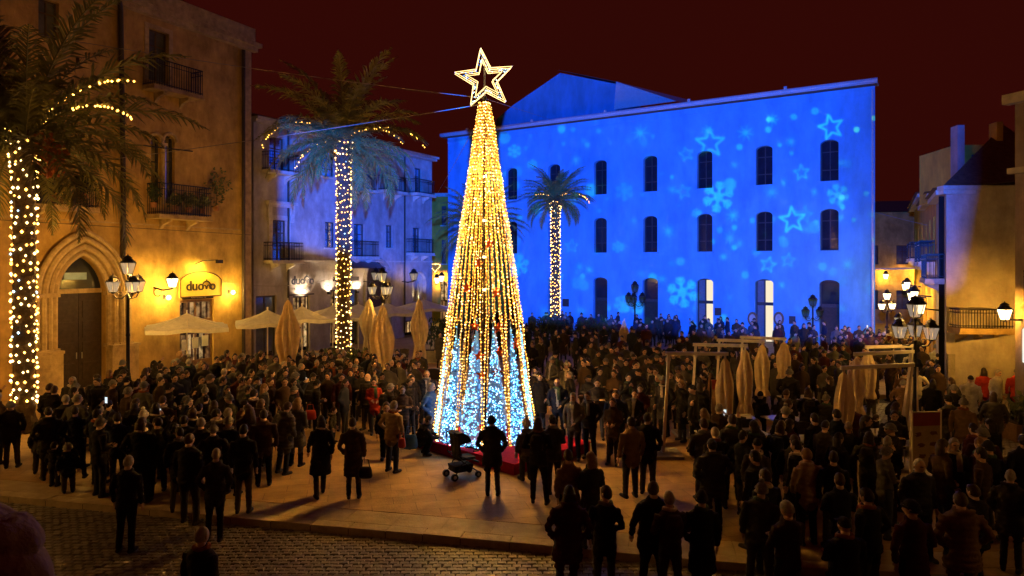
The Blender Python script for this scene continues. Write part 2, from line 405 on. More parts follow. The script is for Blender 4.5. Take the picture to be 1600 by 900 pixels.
    for px, py, r, w in ((1122,308,25,.7),(1066,457,25,.65),(1309,305,18,.6),(810,415,17,.55),(975,300,15,.25),(972,475,14,.4)):
        stamp('flake', px, py, r, w)
    for px, py, r, w in ((1000,208,17,.5),(1164,208,17,.55),(1105,205,13,.6),(1206,187,14,.8),(1235,222,13,.55),(1147,258,9,.45),(1044,362,13,.5),(1205,301,14,.5),(1145,337,14,.6),(1140,372,14,.4),(1130,402,9,.7),
        (1324,414,14,.8),(1313,340,10,.6),(838,332,12,.5),(893,318,9,.55),(1314,255,10,.5),(1272,300,9,.6),(1224,286,8,.55),(930,190,8,.25),(1221,446,9,.6),(1316,483,10,.5),(861,440,9,.4),(920,422,9,.55),
        (1050,296,11,.4),(940,290,14,.3),(990,345,9,.3),(1209,343,9,.4),(828,258,8,.3),(1362,336,9,.7),(1108,270,6,.3),(1140,465,10,.25),(1258,487,11,.55),(848,485,12,.3),(905,485,9,.3),(1085,482,8,.3)):
        stamp('burst', px, py, r, w)
    stamp('burst', 1238, 537, 7, 1, white=.7)
    for px, py, r, w, wh in ((1338,203,5.5,1,.75),(1365,185,5,.9,.5),(1240,183,6,.45,0),(1273,174,7,.45,0),(1155,230,6,.55,0),(1218,227,4,.5,0),(1201,187,5,1,.4),(1315,309,5.5,1,.6),(1316,324,5,.7,0),(1334,344,4,.7,0),(1353,303,5,.5,0),
        (1364,375,4,.7,0),(1063,409,8,.3,0),(1147,387,5,.6,0),(1147,356,5,.5,0),(1164,430,7,.35,0),(1130,497,7,.45,0),(812,340,5,.35,0),(910,432,5,.4,0),(1200,203,6,.6,0),(1275,348,5,.5,0),(1222,375,7,.3,0),(1092,333,5,.4,0),(917,227,5,.3,0),(880,225,4,.25,0),(895,203,5,.25,0),(935,205,5,.25,0),(821,232,4,.2,0),(1113,378,5,.4,0),(1175,345,5,.4,0),(1285,417,8,.3,0),(1302,425,8,.25,0)):
        stamp('dot', px, py, r, w, white=wh)
    for _ in range(120):
        px, py = rs.uniform(715,1360), rs.uniform(200,525)
        if px > 1060 and rs.rand() < .55: continue
        stamp(('dot','burst','dot','flake','burst')[rs.randint(5)], px, py, rs.uniform(3.5,12), rs.uniform(.15,.5))
    rgb[...,1] += star*.62; rgb[...,0] += star*.03+whit*.3; rgb[...,1] += whit*.35
    # distance compensation: brighter to the far (left) end of the big front
    tx = UX0+(xx/SW)*(UX1-UX0)
    comp = np.where(tx < .46, np.interp(tx, [-.2,-.09,.5], [1.5,1.75,.98]), np.interp(tx, [.46,.52,.7], [.98,.55,.45]))
    rgb *= (m*comp)[...,None]
    im = bpy.data.images.new('projector_slide', SW, SH, float_buffer=True)
    im.colorspace_settings.name = 'Non-Color'
    px = np.ones((SH, SW, 4), np.float32); px[...,:3] = rgb
    im.pixels.foreach_set(px.ravel()); im.update(); im.pack()
    return im
def make_projector():
    root = empty('slide_projector', PJ); tag(root, 'black slide projector on a pole above the terrace throwing the blue snow scene', 'projector')
    MB().box((0,-.26,0), (.3,.42,.2)).build('housing', M['iron'], root)
    MB().tube([(0,-.06,0),(0,-.02,0)], [.05,.055], 14).build('lens_barrel', M['alu'], root)
    MB().tube([(0,-.26,-.1),(0,-.26,-3.41)], .03, 8).build('pole', M['iron'], root)
    l = bpy.data.lights.new('projector_beam', 'SPOT'); l.energy = 1.0; l.spot_size = R(100); l.spot_blend = .05; l.shadow_soft_size = .03
    o = bpy.data.objects.new('projector_beam', l); COL.objects.link(o); o.parent = root; o.rotation_euler = (R(90),0,0)
    l.use_nodes = True; nt = l.node_tree; N = nt.nodes; L = nt.links
    em = next(n for n in N if n.type == 'EMISSION')
    tc = N.new('ShaderNodeTexCoord'); sp = N.new('ShaderNodeSeparateXYZ'); L.new(tc.outputs['Normal'], sp.inputs[0])
    def mth(op, a, b=None, v=None):
        n = N.new('ShaderNodeMath'); n.operation = op; L.new(a, n.inputs[0])
        if b is not None: L.new(b, n.inputs[1])
        if v is not None: n.inputs[1].default_value = v
        return n.outputs[0]
    az = mth('ABSOLUTE', sp.outputs[2])
    ux = mth('DIVIDE', sp.outputs[0], az); uz = mth('DIVIDE', sp.outputs[1], az)
    def rng(a, lo, hi):
        n = N.new('ShaderNodeMapRange'); n.clamp = False; L.new(a, n.inputs[0]); n.inputs[1].default_value = lo; n.inputs[2].default_value = hi; return n.outputs[0]
    cb = N.new('ShaderNodeCombineXYZ'); L.new(rng(ux, UX0, UX1), cb.inputs[0]); L.new(rng(uz, UZ0, UZ1), cb.inputs[1])
    it = N.new('ShaderNodeTexImage'); it.image = make_slide(); it.extension = 'CLIP'; L.new(cb.outputs[0], it.inputs[0])
    L.new(it.outputs['Color'], em.inputs['Color']); em.inputs['Strength'].default_value = PROJ_W
    return root
PROJ_W = 150000.0
make_projector()

# ------------------------------------------------------------------ ground, plaza, kerb, cobbles
big = 260
tag(MB().quad((-big,-60,-.2),(big,-60,-.2),(big,2*big,-.2),(-big,2*big,-.2)).build('ground', M['mortar']), kind='structure')
KP = [(-30,18.2),(-16,16.2),(-9,14.75),(-5,13.8),(-1.9,13.1),(.73,12.5),(2.3,12.1),(5,11.6),(8,11.3),(9.6,11.6)]
def smooth_line(pts, step):
    out = []
    for i in range(len(pts)-1):
        p0 = pts[max(i-1,0)]; p1 = pts[i]; p2 = pts[i+1]; p3 = pts[min(i+2,len(pts)-1)]
        for k in range(12):
            t = k/12
            out.append(tuple(.5*((2*p1[j])+(-p0[j]+p2[j])*t+(2*p0[j]-5*p1[j]+4*p2[j]-p3[j])*t*t+(-p0[j]+3*p1[j]-3*p2[j]+p3[j])*t**3) for j in (0,1)))
    out.append(pts[-1]); return out
KL = smooth_line(KP, .3)
def off(line, d):
    res = []
    for i, p in enumerate(line):
        a = line[max(i-1,0)]; b = line[min(i+1,len(line)-1)]
        t = Vector((b[0]-a[0], b[1]-a[1])).normalized(); res.append((p[0]-t.y*d, p[1]+t.x*d))
    return res
inner = off(KL, .30); band = off(KL, .95)
poly = band+[(9.9,13.5),(10.4,22.0),(11.5,27.0),(60,27.5),(60,130),(-60,130),(-60,21)]
plaza = MB().slab(poly, -.2, 0).build('plaza', M['paving']); tag(plaza, kind='structure')
# stone band inside the kerb, in separate slabs; kerb stones along the edge
def strip(line_a, line_b, length, z0, z1, name, material, parent, gap=.012, jit=.0):
    acc = 0; start = 0; n = 0
    for i in range(1, len(line_a)):
        acc += math.dist(line_a[i-1], line_a[i])
        if acc >= length or i == len(line_a)-1:
            a = line_a[start:i+1]; b = line_b[start:i+1]
            def sh(l):
                l = [Vector(p) for p in l]
                d0 = (l[1]-l[0]).normalized()*gap; d1 = (l[-1]-l[-2]).normalized()*gap
                l[0] = l[0]+d0; l[-1] = l[-1]-d1; return [tuple(p) for p in l]
            a2, b2 = sh(a), sh(b)
            if -14 < a[0][0] < 10:
                mb = MB(); dz = random.uniform(-jit, jit)
                mb.slab(a2+b2[::-1], z0, z1+dz)
                mb.build(name, material, parent); n += 1
            start = i; acc = 0
    return n
tag(MB().slab(band[::-1]+off(KL,.004), -.2, -.03).build('kerb_bed', M['mortar']), kind='structure')
strip(KL, off(inner,-.006), .72, -.18, .0, 'kerb_stone', M['kerb'], plaza, .008, .006)
strip(off(inner,.006), off(band,-.006), .8, -.1, -.004, 'paving_slab', M['paving2'], plaza, .004, .003)

def in_plaza_front(x, y):
    for i in range(len(KL)-1):
        if KL[i][0] <= x <= KL[i+1][0]:
            t = (x-KL[i][0])/(KL[i+1][0]-KL[i][0]+1e-9); return y > KL[i][1]+t*(KL[i+1][1]-KL[i][1])
    return False
def gz(x, y):
    if x > 9.75:
        return 0.0 if y > 27.2 else -.13
    return 0.0 if (x < -30 or in_plaza_front(x, y)) else -.13

road = tag(MB().quad((-30,2.5,-.165),(30,2.5,-.165),(30,30,-.165),(-30,30,-.165)).build('road', M['mortar']), kind='structure')
def cobble_mb(mb, x, y, w, d, rz):
    h = random.uniform(.028,.042)
    top = .78; vs = []
    r = Matrix.Rotation(rz, 2)
    for z, k in ((-.168,1),(-.168+h*.7,.98),(-.168+h,top)):
        for a, b in ((-w/2,-d/2),(w/2,-d/2),(w/2,d/2),(-w/2,d/2)):
            q = r @ Vector((a*k+random.uniform(-.004,.004), b*k+random.uniform(-.004,.004))); vs.append((x+q.x, y+q.y, z))
    fs = [(8,9,10,11)]
    for j in (0,4):
        for i in range(4): fs.append((j+i, j+(i+1)%4, j+4+(i+1)%4, j+4+i))
    mb.add(vs, fs)
variants = []
for k in range(8):
    mb = MB(); cobble_mb(mb, 0, 0, .158*random.uniform(.9,1.08), .118*random.uniform(.9,1.08), 0)
    variants.append(mb.mesh('cobble', M['cobble'], False))
cob = []
row = 0; y = 6.5
rest = MB()
while y < 26:
    x = -11.9+(row % 2)*.085
    while x < 17:
        ok = (y < 15.5 and not in_plaza_front(x, y-.14) and x < 9.8) or (x > 9.85+max(0,(y-13.5)*.06)+.12 and 11.5 < y)
        if ok and abs((x)/max(y,1)) < .76 and y > 9.0:
            cob.append((x+random.uniform(-.012,.012), y+random.uniform(-.01,.01)))
        x += .17
    y += .128; row += 1
# the stones one can pick out: the bare patch in front of the kerb
front = sorted([c for c in cob if -3.2 < c[0] < 1.4 and c[1] > 11.0], key=lambda c: abs(c[0]+.5)*.6+abs(c[1]-12))[:290]
fs_ = set(front)
for c in front:
    o = link('cobble', random.choice(variants), road, (c[0], c[1], 0), random.uniform(-.06,.06)+(math.pi if random.random() < .5 else 0))
for c in cob:
    if c not in fs_: cobble_mb(rest, c[0], c[1], .158, .118, random.uniform(-.07,.07))
tag(rest.build('cobble_field', M['cobble'], road), kind='stuff')
# ------------------------------------------------------------------ building kit
def arch_pts(x0, x1, zs, rise, kind, n=12):
    xc, hw = (x0+x1)/2, (x1-x0)/2; out = []
    for i in range(n+1):
        if kind == 'gothic':
            s = -1 if i <= n/2 else 1; t = i/(n/2) if i <= n/2 else (n-i)/(n/2)
            # arc of a circle centred on the far springing side
            e = .55; rr = hw*(1+e); full = math.acos(e/(1+e)); a = full*t
            x = xc+s*(hw-(rr-rr*math.cos(a))); z = zs+rise*math.sin(a)/math.sin(full)
        else:
            a = math.pi*(1-i/n); x = xc+hw*math.cos(a); z = zs+rise*math.sin(a)
        out.append((x, z))
    return out
def wall_front(mb, x0, x1, z0, z1, ops, depth=.28, mi=None, y=0.0):
    "front wall in the plane y with openings (a,b,c,d,rise,kind): reveals go inwards"
    xs = sorted({x0, x1, *[o[0] for o in ops], *[o[1] for o in ops]}); zs = sorted({z0, z1, *[o[2] for o in ops], *[o[3] for o in ops]})
    xs = [x for x in xs if x0 <= x <= x1]; zs = [z for z in zs if z0 <= z <= z1]
    for i in range(len(xs)-1):
        for j in range(len(zs)-1):
            cx, cz = (xs[i]+xs[i+1])/2, (zs[j]+zs[j+1])/2
            if any(o[0] < cx < o[1] and o[2] < cz < o[3] for o in ops): continue
            mb.quad((xs[i],y,zs[j]),(xs[i+1],y,zs[j]),(xs[i+1],y,zs[j+1]),(xs[i],y,zs[j+1]), mi)
    for o in ops:
        a, b, c, d = o[:4]; rise = o[4] if len(o) > 4 else 0; kind = o[5] if len(o) > 5 else 'round'
        e = y+depth; sp = d-rise
        mb.quad((a,y,c),(a,e,c),(a,e,sp),(a,y,sp), mi); mb.quad((b,e,c),(b,y,c),(b,y,sp),(b,e,sp), mi)
        mb.quad((a,y,c),(b,y,c),(b,e,c),(a,e,c), mi)
        if rise <= 0: mb.quad((a,e,d),(b,e,d),(b,y,d),(a,y,d), mi)
        else:
            p = arch_pts(a, b, sp, rise, kind)
            for (xa,za),(xb,zb) in zip(p, p[1:]):
                mb.quad((xa,y,za),(xb,y,zb),(xb,y,d),(xa,y,d), mi); mb.quad((xa,e,za),(xb,e,zb),(xb,y,zb),(xa,y,za), mi)
def window(b, op, fm='frame_dark', gm='glass', y=.2, mull=2, trans=(.66,), name='window', bar=.05, ajar=0.0):
    a, c, z0, z1 = op[:4]; w = c-a
    mb = MB(); fr = .06
    mb.b2(a, a+fr, y-.04, y+.05, z0, z1); mb.b2(c-fr, c, y-.04, y+.05, z0, z1); mb.b2(a+fr, c-fr, y-.04, y+.05, z0, z0+fr); mb.b2(a+fr, c-fr, y-.04, y+.05, z1-fr, z1)
    for k in range(1, mull): xm = a+w*k/mull; mb.b2(xm-bar/2, xm+bar/2, y-.035, y+.045, z0+fr, z1-fr)
    for t in trans: zt = z0+(z1-z0)*t; mb.b2(a+fr, c-fr, y-.030, y+.04, zt-bar/2, zt+bar/2)
    wn = mb.build(name, M[fm], b)
    for k in range(mull):
        xa, xb = a+w*k/mull+.01, a+w*(k+1)/mull-.01
        j = random.uniform(-.012,.012)+ajar*(xb-xa)*(1 if k else -1)
        MB().quad((xa,y+j,z0+.02),(xb,y-j,z0+.02),(xb,y-j,z1-.02),(xa,y+j,z1-.02)).build('pane', M[gm], wn)
    return wn
def sill(b, a, c, z, d=.14, h=.09, m='sill', name='sill'):
    return MB().b2(a-.1, c+.1, -d, .02, z-h, z-.004).build(name, M[m], b)
def balcony(b, a, c, z, d=.9, h=.95, slab_m='sill', step=.11, brackets=2, name='balcony', slabh=.14):
    mb = MB(); mb.b2(a, c, -d, -.003, z-slabh, z); mb.b2(a-.04, c+.04, -d-.04, -.003, z-slabh-.05, z-slabh-.002)
    s = mb.build(name, M[slab_m], b)
    for k in range(brackets):
        x = a+(c-a)*(k+.5)/brackets if brackets > 1 else (a+c)/2
        m2 = MB(); m2.prism([(0,0),(d*.8,0),(d*.8,-.1),(d*.25,-.25),(0,-.45)], -.07, .07)
        vs = [(x+q[1], -q[0]-.004, z-slabh-.052+q[2]) for q in m2.v]; m2.v = vs; m2.build('bracket', M[slab_m], s)
    mb = MB(); y = -d+.05
    for (p, q) in (((a+.04,y),(c-.04,y)), ((a+.04,y),(a+.04,-.02)), ((c-.04,y),(c-.04,-.02))):
        L = math.dist(p, q); n = max(2, int(L/step))
        for i in range(n+1):
            t = i/n; x_, y_ = p[0]+(q[0]-p[0])*t, p[1]+(q[1]-p[1])*t
            mb.box((x_, y_, z+h/2), (.018,.018,h))
        ang = math.atan2(q[1]-p[1], q[0]-p[0])
        for zz, th in ((z+h, .045),(z+.08, .03),(z+h*.82,.025)):
            mb.box(((p[0]+q[0])/2, (p[1]+q[1])/2, zz), (L+.03,.035,th), rz=ang)
    mb.build('railing', M['iron'], s); return s
def text_mesh(body, size, extrude, material, parent, M4, name='lettering', bold=0.0, sx=1.0):
    cu = bpy.data.curves.new('t', 'FONT'); cu.body = body; cu.size = size; cu.extrude = extrude; cu.align_x = 'CENTER'; cu.offset = bold; cu.resolution_u = 3
    t = bpy.data.objects.new('t', cu); COL.objects.link(t)
    dg = bpy.context.evaluated_depsgraph_get(); me = bpy.data.meshes.new_from_object(t.evaluated_get(dg))
    bpy.data.objects.remove(t); bpy.data.curves.remove(cu)
    me.transform(M4 @ Matrix.Diagonal((sx,1,1,1))); me.materials.clear(); me.materials.append(material); me.name = name
    return link(name, me, parent)
UPRIGHT = Matrix.Rotation(R(90), 4, 'X')
def logo(parent, x, z, y, w, material):
    "the cafe name: d-u-o, an m drawn as a little dome, o"
    s = w/2.55
    T = lambda dx, dz=0: Matrix.Translation((x+dx*s, y, z+dz*s)) @ UPRIGHT
    text_mesh('duo', s*.98, .02, material, parent, T(-.55), bold=.02*s)
    text_mesh('o', s*.98, .02, material, parent, T(.98), bold=.02*s)
    mb = MB(); r = .34*s; cx = x+.42*s
    pts = [(cx+r*math.cos(a), y-.01, z+.30*s+r*math.sin(a)) for a in [math.pi*1.1-k*math.pi*1.2/14 for k in range(15)]]
    mb.tube(pts, .055*s, 6)
    for dx in (-.17,.17):
        pts = [(cx+dx*s+.15*s*math.cos(a), y-.01, z+.05*s+.3*s*math.sin(a)) for a in [math.pi-k*math.pi/8 for k in range(9)]]
        mb.tube(pts, .05*s, 6)
    mb.tube([(cx,y-.01,z+.62*s),(cx,y-.01,z+.78*s)], .035*s, 5)
    mb.build('dome_letter', material, parent)
def box_body(b, x0, x1, z1, depth, wm, rm='roof', roof_over=.35, pitch=.0, skew=.0):
    mb = MB(); mb.quad((x0,0,0),(x0,0,z1),(x0,depth,z1),(x0,depth,0)); k = skew; mb.quad((x1-k,depth,0),(x1-k,depth,z1),(x1,0,z1),(x1,0,0)); mb.quad((x1-k,depth,0),(x0,depth,0),(x0,depth,z1),(x1-k,depth,z1))
    mb.build('side_wall', M[wm], b)
    mb = MB()
    if pitch:
        zr = z1+depth/2*pitch
        mb.add([(x0,-roof_over,z1+.02),(x1,-roof_over,z1+.02),(x1,depth/2,zr),(x0,depth/2,zr),(x0,depth+roof_over,z1+.02),(x1,depth+roof_over,z1+.02)],[(0,1,2,3),(3,2,5,4),(0,3,4),(1,5,2)])
    else:
        mb.quad((x0,0,z1-.02),(x1,0,z1-.02),(x1-skew,depth,z1-.02),(x0,depth,z1-.02))
    mb.build('roof', M[rm], b)
def backing(b, x0, x1, z1, y=.5):
    MB().quad((x0,y,0),(x1,y,0),(x1,y,z1),(x0,y,z1)).build('inner_wall', M['void'], b)

# ------------------------------------------------------------------ blue-lit building
b = empty('town_hall_building', FB.o, FB.rz); tag(b, 'long three storey building bathed in blue light with projected stars', 'building')
H = 15.55; Wd = FB.len
ts = [2.5+3.86*k for k in range(8)]
ops = []; wins = []
for k, t in enumerate(ts):
    hw = .52
    ops += [(t-hw,t+hw,10.1,12.62,.28), (t-hw,t+hw,5.85,8.4,.28), (t-hw-.05,t+hw+.05,.0,4.05,.28)]
mb = MB(); wall_front(mb, 0, Wd, 0, H, ops, .42); mb.build('wall', M['bluelit_plaster'], b)
for k, t in enumerate(ts):
    for (z0,z1) in ((10.1,12.62),(5.85,8.4)):
        window(b, (t-.52,t+.52,z0,z1), 'frame_dark', 'glass_dark', y=.36, trans=(.28,.72), bar=.06)
        sill(b, t-.52, t+.52, z0, .10, .08, 'bluelit_plaster')
    o = (t-.57,t+.57,0,4.05)
    lit = k in (2,5,6)
    if k in (0,1): gm = 'glass'
    d = MB(); y = .38
    d.b2(o[0],o[0]+.08,y-.05,y+.05,0,4.0); d.b2(o[1]-.08,o[1],y-.05,y+.05,0,4.0); d.b2(o[0]+.08,o[1]-.08,y-.05,y+.05,2.35,2.55); d.b2(o[0]+.08,o[1]-.08,y-.05,y+.05,3.95,4.05)
    if lit: d.b2(o[0]+.50,o[0]+.58,y-.06,y+.06,0,4.0)
    dd = d.build('door', M['frame_dark'], b)
    if lit:
        MB().quad((o[0]+.58,y+.02,2.55),(o[1]-.08,y+.02,2.55),(o[1]-.08,y+.02,3.96),(o[0]+.58,y+.02,3.96)).build('fanlight', M['window_light'], dd)
        MB().quad((o[0]+.58,y+.02,.02),(o[1]-.08,y+.02,.02),(o[1]-.08,y+.02,2.35),(o[0]+.58,y+.02,2.35)).build('pane', M['window_light'], dd)
        MB().b2(o[0]+.08,o[0]+.50,y-.02,y+.03,.02,3.96).build('door_leaf', M['frame_grey'], dd)
    else:
        MB().quad((o[0]+.08,y,2.55),(o[1]-.08,y,2.55),(o[1]-.08,y,3.96),(o[0]+.08,y,3.96)).build('fanlight', M['glass_dark'], dd)
        MB().b2(o[0]+.08,o[1]-.08,y,y+.04,.02,2.35).build('door_leaf', M['door'], dd)
backing(b, .1, Wd-.1, H-.2, .75)
box_body(b, 0, Wd, H, 13, 'bluelit_plaster', skew=2.4)
mb = MB(); mb.b2(-.25, Wd+.15, -.55, -.003, H+.02, H+.06); mb.build('soffit', M['soffit'], b)
mb = MB(); mb.tube([(-.3,-.62,H+.22),(Wd+.2,-.62,H+.22)], .15, 8); mb.b2(-.28,Wd+.18,-.56,.3,H+.062,H+.16)
for k in range(5): mb.box((Wd*(k+.4)/5.2, -.62, H+.42), (.18,.1,.22))
mb.build('gutter', M['zinc'], b)
mb = MB(); mb.b2(0,Wd,-.05,-.002,H-.42,H+.018); mb.build('cornice', M['bluelit_plaster'], b)
for px, py in ((1122,487),(884,473),(1238,500)):
    x0,x1,z0,z1 = FB.rect(px-5,px+5,py-6,py+6); MB().b2(x0,x1,-.03,-.002,z0,z1).build('wall_plaque', M['frame_dark'], b)
for px, py in ((1217,498),(1176,498)):
    t, z = FB.at(px, py); mb = MB(); mb.prism([(t+.32*math.cos(a), z+.45*math.sin(a)) for a in [k*math.pi/8 for k in range(16)]], -.06, -.002); q = mb.build('crest', M['wood'], b)
    mb = MB(); mb.prism([(t+.2*math.cos(a), z+.3*math.sin(a)) for a in [k*math.pi/8 for k in range(16)]], -.085, -.062); mb.build('crest_shield', M['sill'], q)
t, z = FB.at(1369, 330); MB().tube([(Wd-.12,-.1,.2),(Wd-.12,-.1,H-.2)], .06, 8).build('drain_pipe', M['zinc'], b)
# attic block set back on the roof, gable to the square
ins = 5.0
def ap(px, py): return FB.at(px, py, ins)
pts = [ap(774,196), ap(776,186), ap(802,164), ap(875,114), ap(962,131), ap(962,190)]
mb = MB(); mb.prism([(x,max(z,H-.5)) for x,z in pts], ins, ins+5); mb.build('attic_wall', M['bluelit_plaster'], b)
a0, a1, a2, a3 = ap(875,111), ap(965,129), ap(1046,152), ap(962,172)
mb = MB(); mb.add([(a0[0]-.1,ins-.3,a0[1]+.05),(a1[0],ins-.3,a1[1]+.02),(a2[0],ins+1.5,a2[1]),(a2[0]+1.5,ins+6,a2[1]+.3),(a0[0],ins+6,a0[1]+.6),(a1[0]-.2,ins-.25,a3[1])],[(0,1,3,4),(1,2,3),(1,5,2)])
mb.build('attic_roof', M['zinc'], b)

# ------------------------------------------------------------------ ochre palazzo on the left
b = empty('ochre_palazzo', FL.o, FL.rz); tag(b, 'tall ochre plastered palazzo with a pointed stone portal and iron balconies', 'building')
W = FL.len; H = 16.3
def rL(x0,x1,y0,y1): return FL.rect(x0,x1,y0,y1)
win_up = rL(232,263,48,128); bif1 = rL(236,251,212,318); bif2 = rL(257,273,212,318)
lw = rL(48,88,222,318); uw = rL(60,92,0,60)
door = rL(90,165,400,640); door = (door[0],door[1],0.0,door[3])
shop = rL(281,334,468,560); shop = (shop[0],shop[1],0.0,shop[3])
ops = [win_up+(0,), (*bif1,(bif1[1]-bif1[0])/2), (*bif2,(bif2[1]-bif2[0])/2), (*lw,.3), uw+(0,), (*door,1.55,'gothic'), shop+(0,)]
mb = MB(); wall_front(mb, 0, W, 0, H, ops, .34); mb.build('wall', M['ochre'], b)
backing(b, .1, W-.1, H-.1, .9)
box_body(b, 0, W, H, 12, 'ochre')
mb = MB(); mb.b2(-.1,W+.28,-.30,-.003,H-.42,H-.2); mb.b2(-.1,W+.42,-.46,-.003,H-.198,H); mb.b2(0,W+.2,-.2,.4,H+.002,H+.75); mb.build('cornice', M['ochre_stone'], b)
x0 = W-.62; MB().b2(x0+.28,W+.06,-.06,-.002,0,H-.43).build('corner_pilaster', M['ochre_stone'], b)
MB().tube([(W-.5,-.12,.2),(W-.5,-.12,H-.5)], .085, 8).build('drain_pipe', M['pipe'], b)
t0 = FL.at(190,300)[0]; MB().tube([(t0-.05,-.12,.3),(t0,-.12,8),(t0-.12,-.12,H-.6),(t0-.3,-.3,H-.3)], .10, 8).build('drain_pipe', M['pipe'], b)
window(b, win_up, 'shutter', y=.22, trans=(.7,)); window(b, uw, 'shutter', y=.22)
for o in (bif1, bif2): window(b, o, 'frame_dark', 'glass_mirror', y=.22, mull=1, trans=(.3,.62), ajar=.06)
window(b, lw, 'shutter', y=.24, mull=2)
m2 = MB(); xm = (bif1[1]+bif2[0])/2; m2.tube([(xm,-.06,bif1[2]),(xm,-.06,bif1[3]-.4)], .09, 8); m2.b2(xm-.16,xm+.16,-.14,-.003,bif1[3]-.4,bif1[3]-.28)
for o in (bif1,bif2):
    p = arch_pts(o[0]-.08,o[1]+.08,o[3]-(o[1]-o[0])/2,(o[1]-o[0])/2+.1,'round'); m2.tube([(x,-.04,z) for x,z in p], .07, 6)
m2.build('window_surround', M['ochre_stone'], b)
p0 = FL.at(218,228); p1 = FL.at(295,237); MB().tube([(p0[0],-.25,p0[1]),(p1[0],-.25,p1[1])], .03, 6).build('curtain_rod', M['iron'], b)
# stone frame round the upper window
mb = MB(); a,c,z0,z1 = win_up; mb.b2(a-.2,a-.004,-.05,-.002,z0,z1+.2); mb.b2(c+.004,c+.2,-.05,-.002,z0,z1+.2); mb.b2(a-.004,c+.004,-.05,-.002,z1+.004,z1+.2); mb.build('window_surround', M['ochre_stone'], b)
def balL(x0,x1,yt,yb,d):
    a, z = FL.at(x0, yb); c, _ = FL.at(x1, yb); h = (yb-yt)/F*(FL.o.y+FL.u.y*(a+c)/2)
    return balcony(b, a, c, z+.1, d, h, 'ochre_stone', .12)
bu = balL(222,300,98,137,.8); bm = balL(229,312,292,338,.85); bl = balL(20,138,284,322,.8)
# portal: moulded pointed arch, jambs, plinths, door with fanlight
mb = MB(); a, c, z0, z1 = door; sp = z1-1.55
for k, (g, r, y) in enumerate(((.10,.12,-.02),(.34,.13,-.10),(.60,.14,-.16),(.86,.11,-.20))):
    p = arch_pts(a-g, c+g, sp, 1.55+g*1.15, 'gothic', 20); mb.tube([(x,y,z) for x,z in p], r, 8)
mb.build('portal_arch', M['ochre_stone'], b)
for s in (0,1):
    mb = MB(); base = a if s == 0 else c; sg = -1 if s == 0 else 1
    for g, r, y in ((.12,.12,-.02),(.36,.13,-.10),(.62,.14,-.16),(.88,.12,-.20)):
        x = base+sg*g; mb.tube([(x,y,1.7),(x,y,sp)], r*.9, 8); mb.box((x,y,sp+.02), (r*2.4,r*2.2,.16)); mb.box((x,y,1.66),(r*2.4,r*2.2,.14))
    mb.b2(base+sg*.03, base+sg*1.05, -.08, -.003, 1.6, sp); mb.build('portal_jamb', M['ochre_stone'], b)
    mb = MB(); mb.b2(base+sg*.02, base+sg*1.2, -.42, -.003, 0, 1.55); mb.b2(base+sg*.0, base+sg*1.26, -.48, -.003, 1.552, 1.66); mb.build('portal_plinth', M['ochre_stone'], b)
mb = MB(); zt = sp+.05; mb.b2(a,c,.22,.32,zt,zt+.18); lin = mb.build('door_lintel', M['ochre_stone'], b)
dr = MB().b2(a+.02,(a+c)/2-.01,.24,.30,0,zt).build('door_leaf', M['door'], b)
dr2 = MB().b2((a+c)/2+.01,c-.02,.24,.30,0,zt).build('door_leaf', M['door'], b)
for d_, xa, xb in ((dr,a+.02,(a+c)/2-.01),(dr2,(a+c)/2+.01,c-.02)):
    for q in range(4):
        z = .35+q*(zt-.5)/4; MB().b2(xa+.14,xb-.14,.205,.238,z,z+(zt-.5)/4-.16).build('panel', M['door'], d_)
    MB().tube([(xa+.1 if d_ is dr2 else xb-.1,.2,1.2),(xa+.1 if d_ is dr2 else xb-.1,.2,1.45)], .02, 6).build('handle', M['alu'], d_)
MB().quad((a,.3,zt+.18),(c,.3,zt+.18),(c,.3,z1),(a,.3,z1)).build('fanlight', M['glass_dark'], b)
q = rL(104,139,426,437); MB().b2(q[0],q[1],.15,.19,q[2],q[3]).build('door_number_light', mat('pale_blue_panel',(.35,.5,.6),.4), b)
# string course
MB().b2(0,W-.4,-.05,-.002,FL.at(250,352)[1]-.03,FL.at(250,352)[1]+.03).build('string_course', M['ochre_stone'], b)
MB().tube([(0,-.09,6.66),(W,-.09,6.50)], .012, 5).build('wall_cable', M['dark_wire'], b)
# cafe front under the sign
d = MB(); a,c,z0,z1 = shop
for x in (a,(a+c)/2-.04,c-.08): d.b2(x,x+.08,.12,.2,0,z1)
d.b2(a,c,.11,.21,z1-.12,z1); d.b2(a,c,.11,.21,2.3,2.42); d.b2(a,c,.11,.21,.02,.5)
ds = d.build('shop_door', M['wood'], b)
for x0_, x1_ in ((a+.09,(a+c)/2-.05),((a+c)/2+.05,c-.09)):
    MB().quad((x0_,.16,.5),(x1_,.16,.5),(x1_,.16,2.3),(x0_,.16,2.3)).build('pane', M['warm_interior'], ds)
    MB().quad((x0_,.17,2.42),(x1_,.17,2.42),(x1_,.17,z1-.12),(x0_,.17,z1-.12)).build('pane', M['warm_interior'], ds)
for k in range(3): MB().b2(a+.2+k*.55,a+.55+k*.55,.10,.125,1.0+.05*k,1.5+.05*k).build('menu_card', M['canvas_white'], ds)
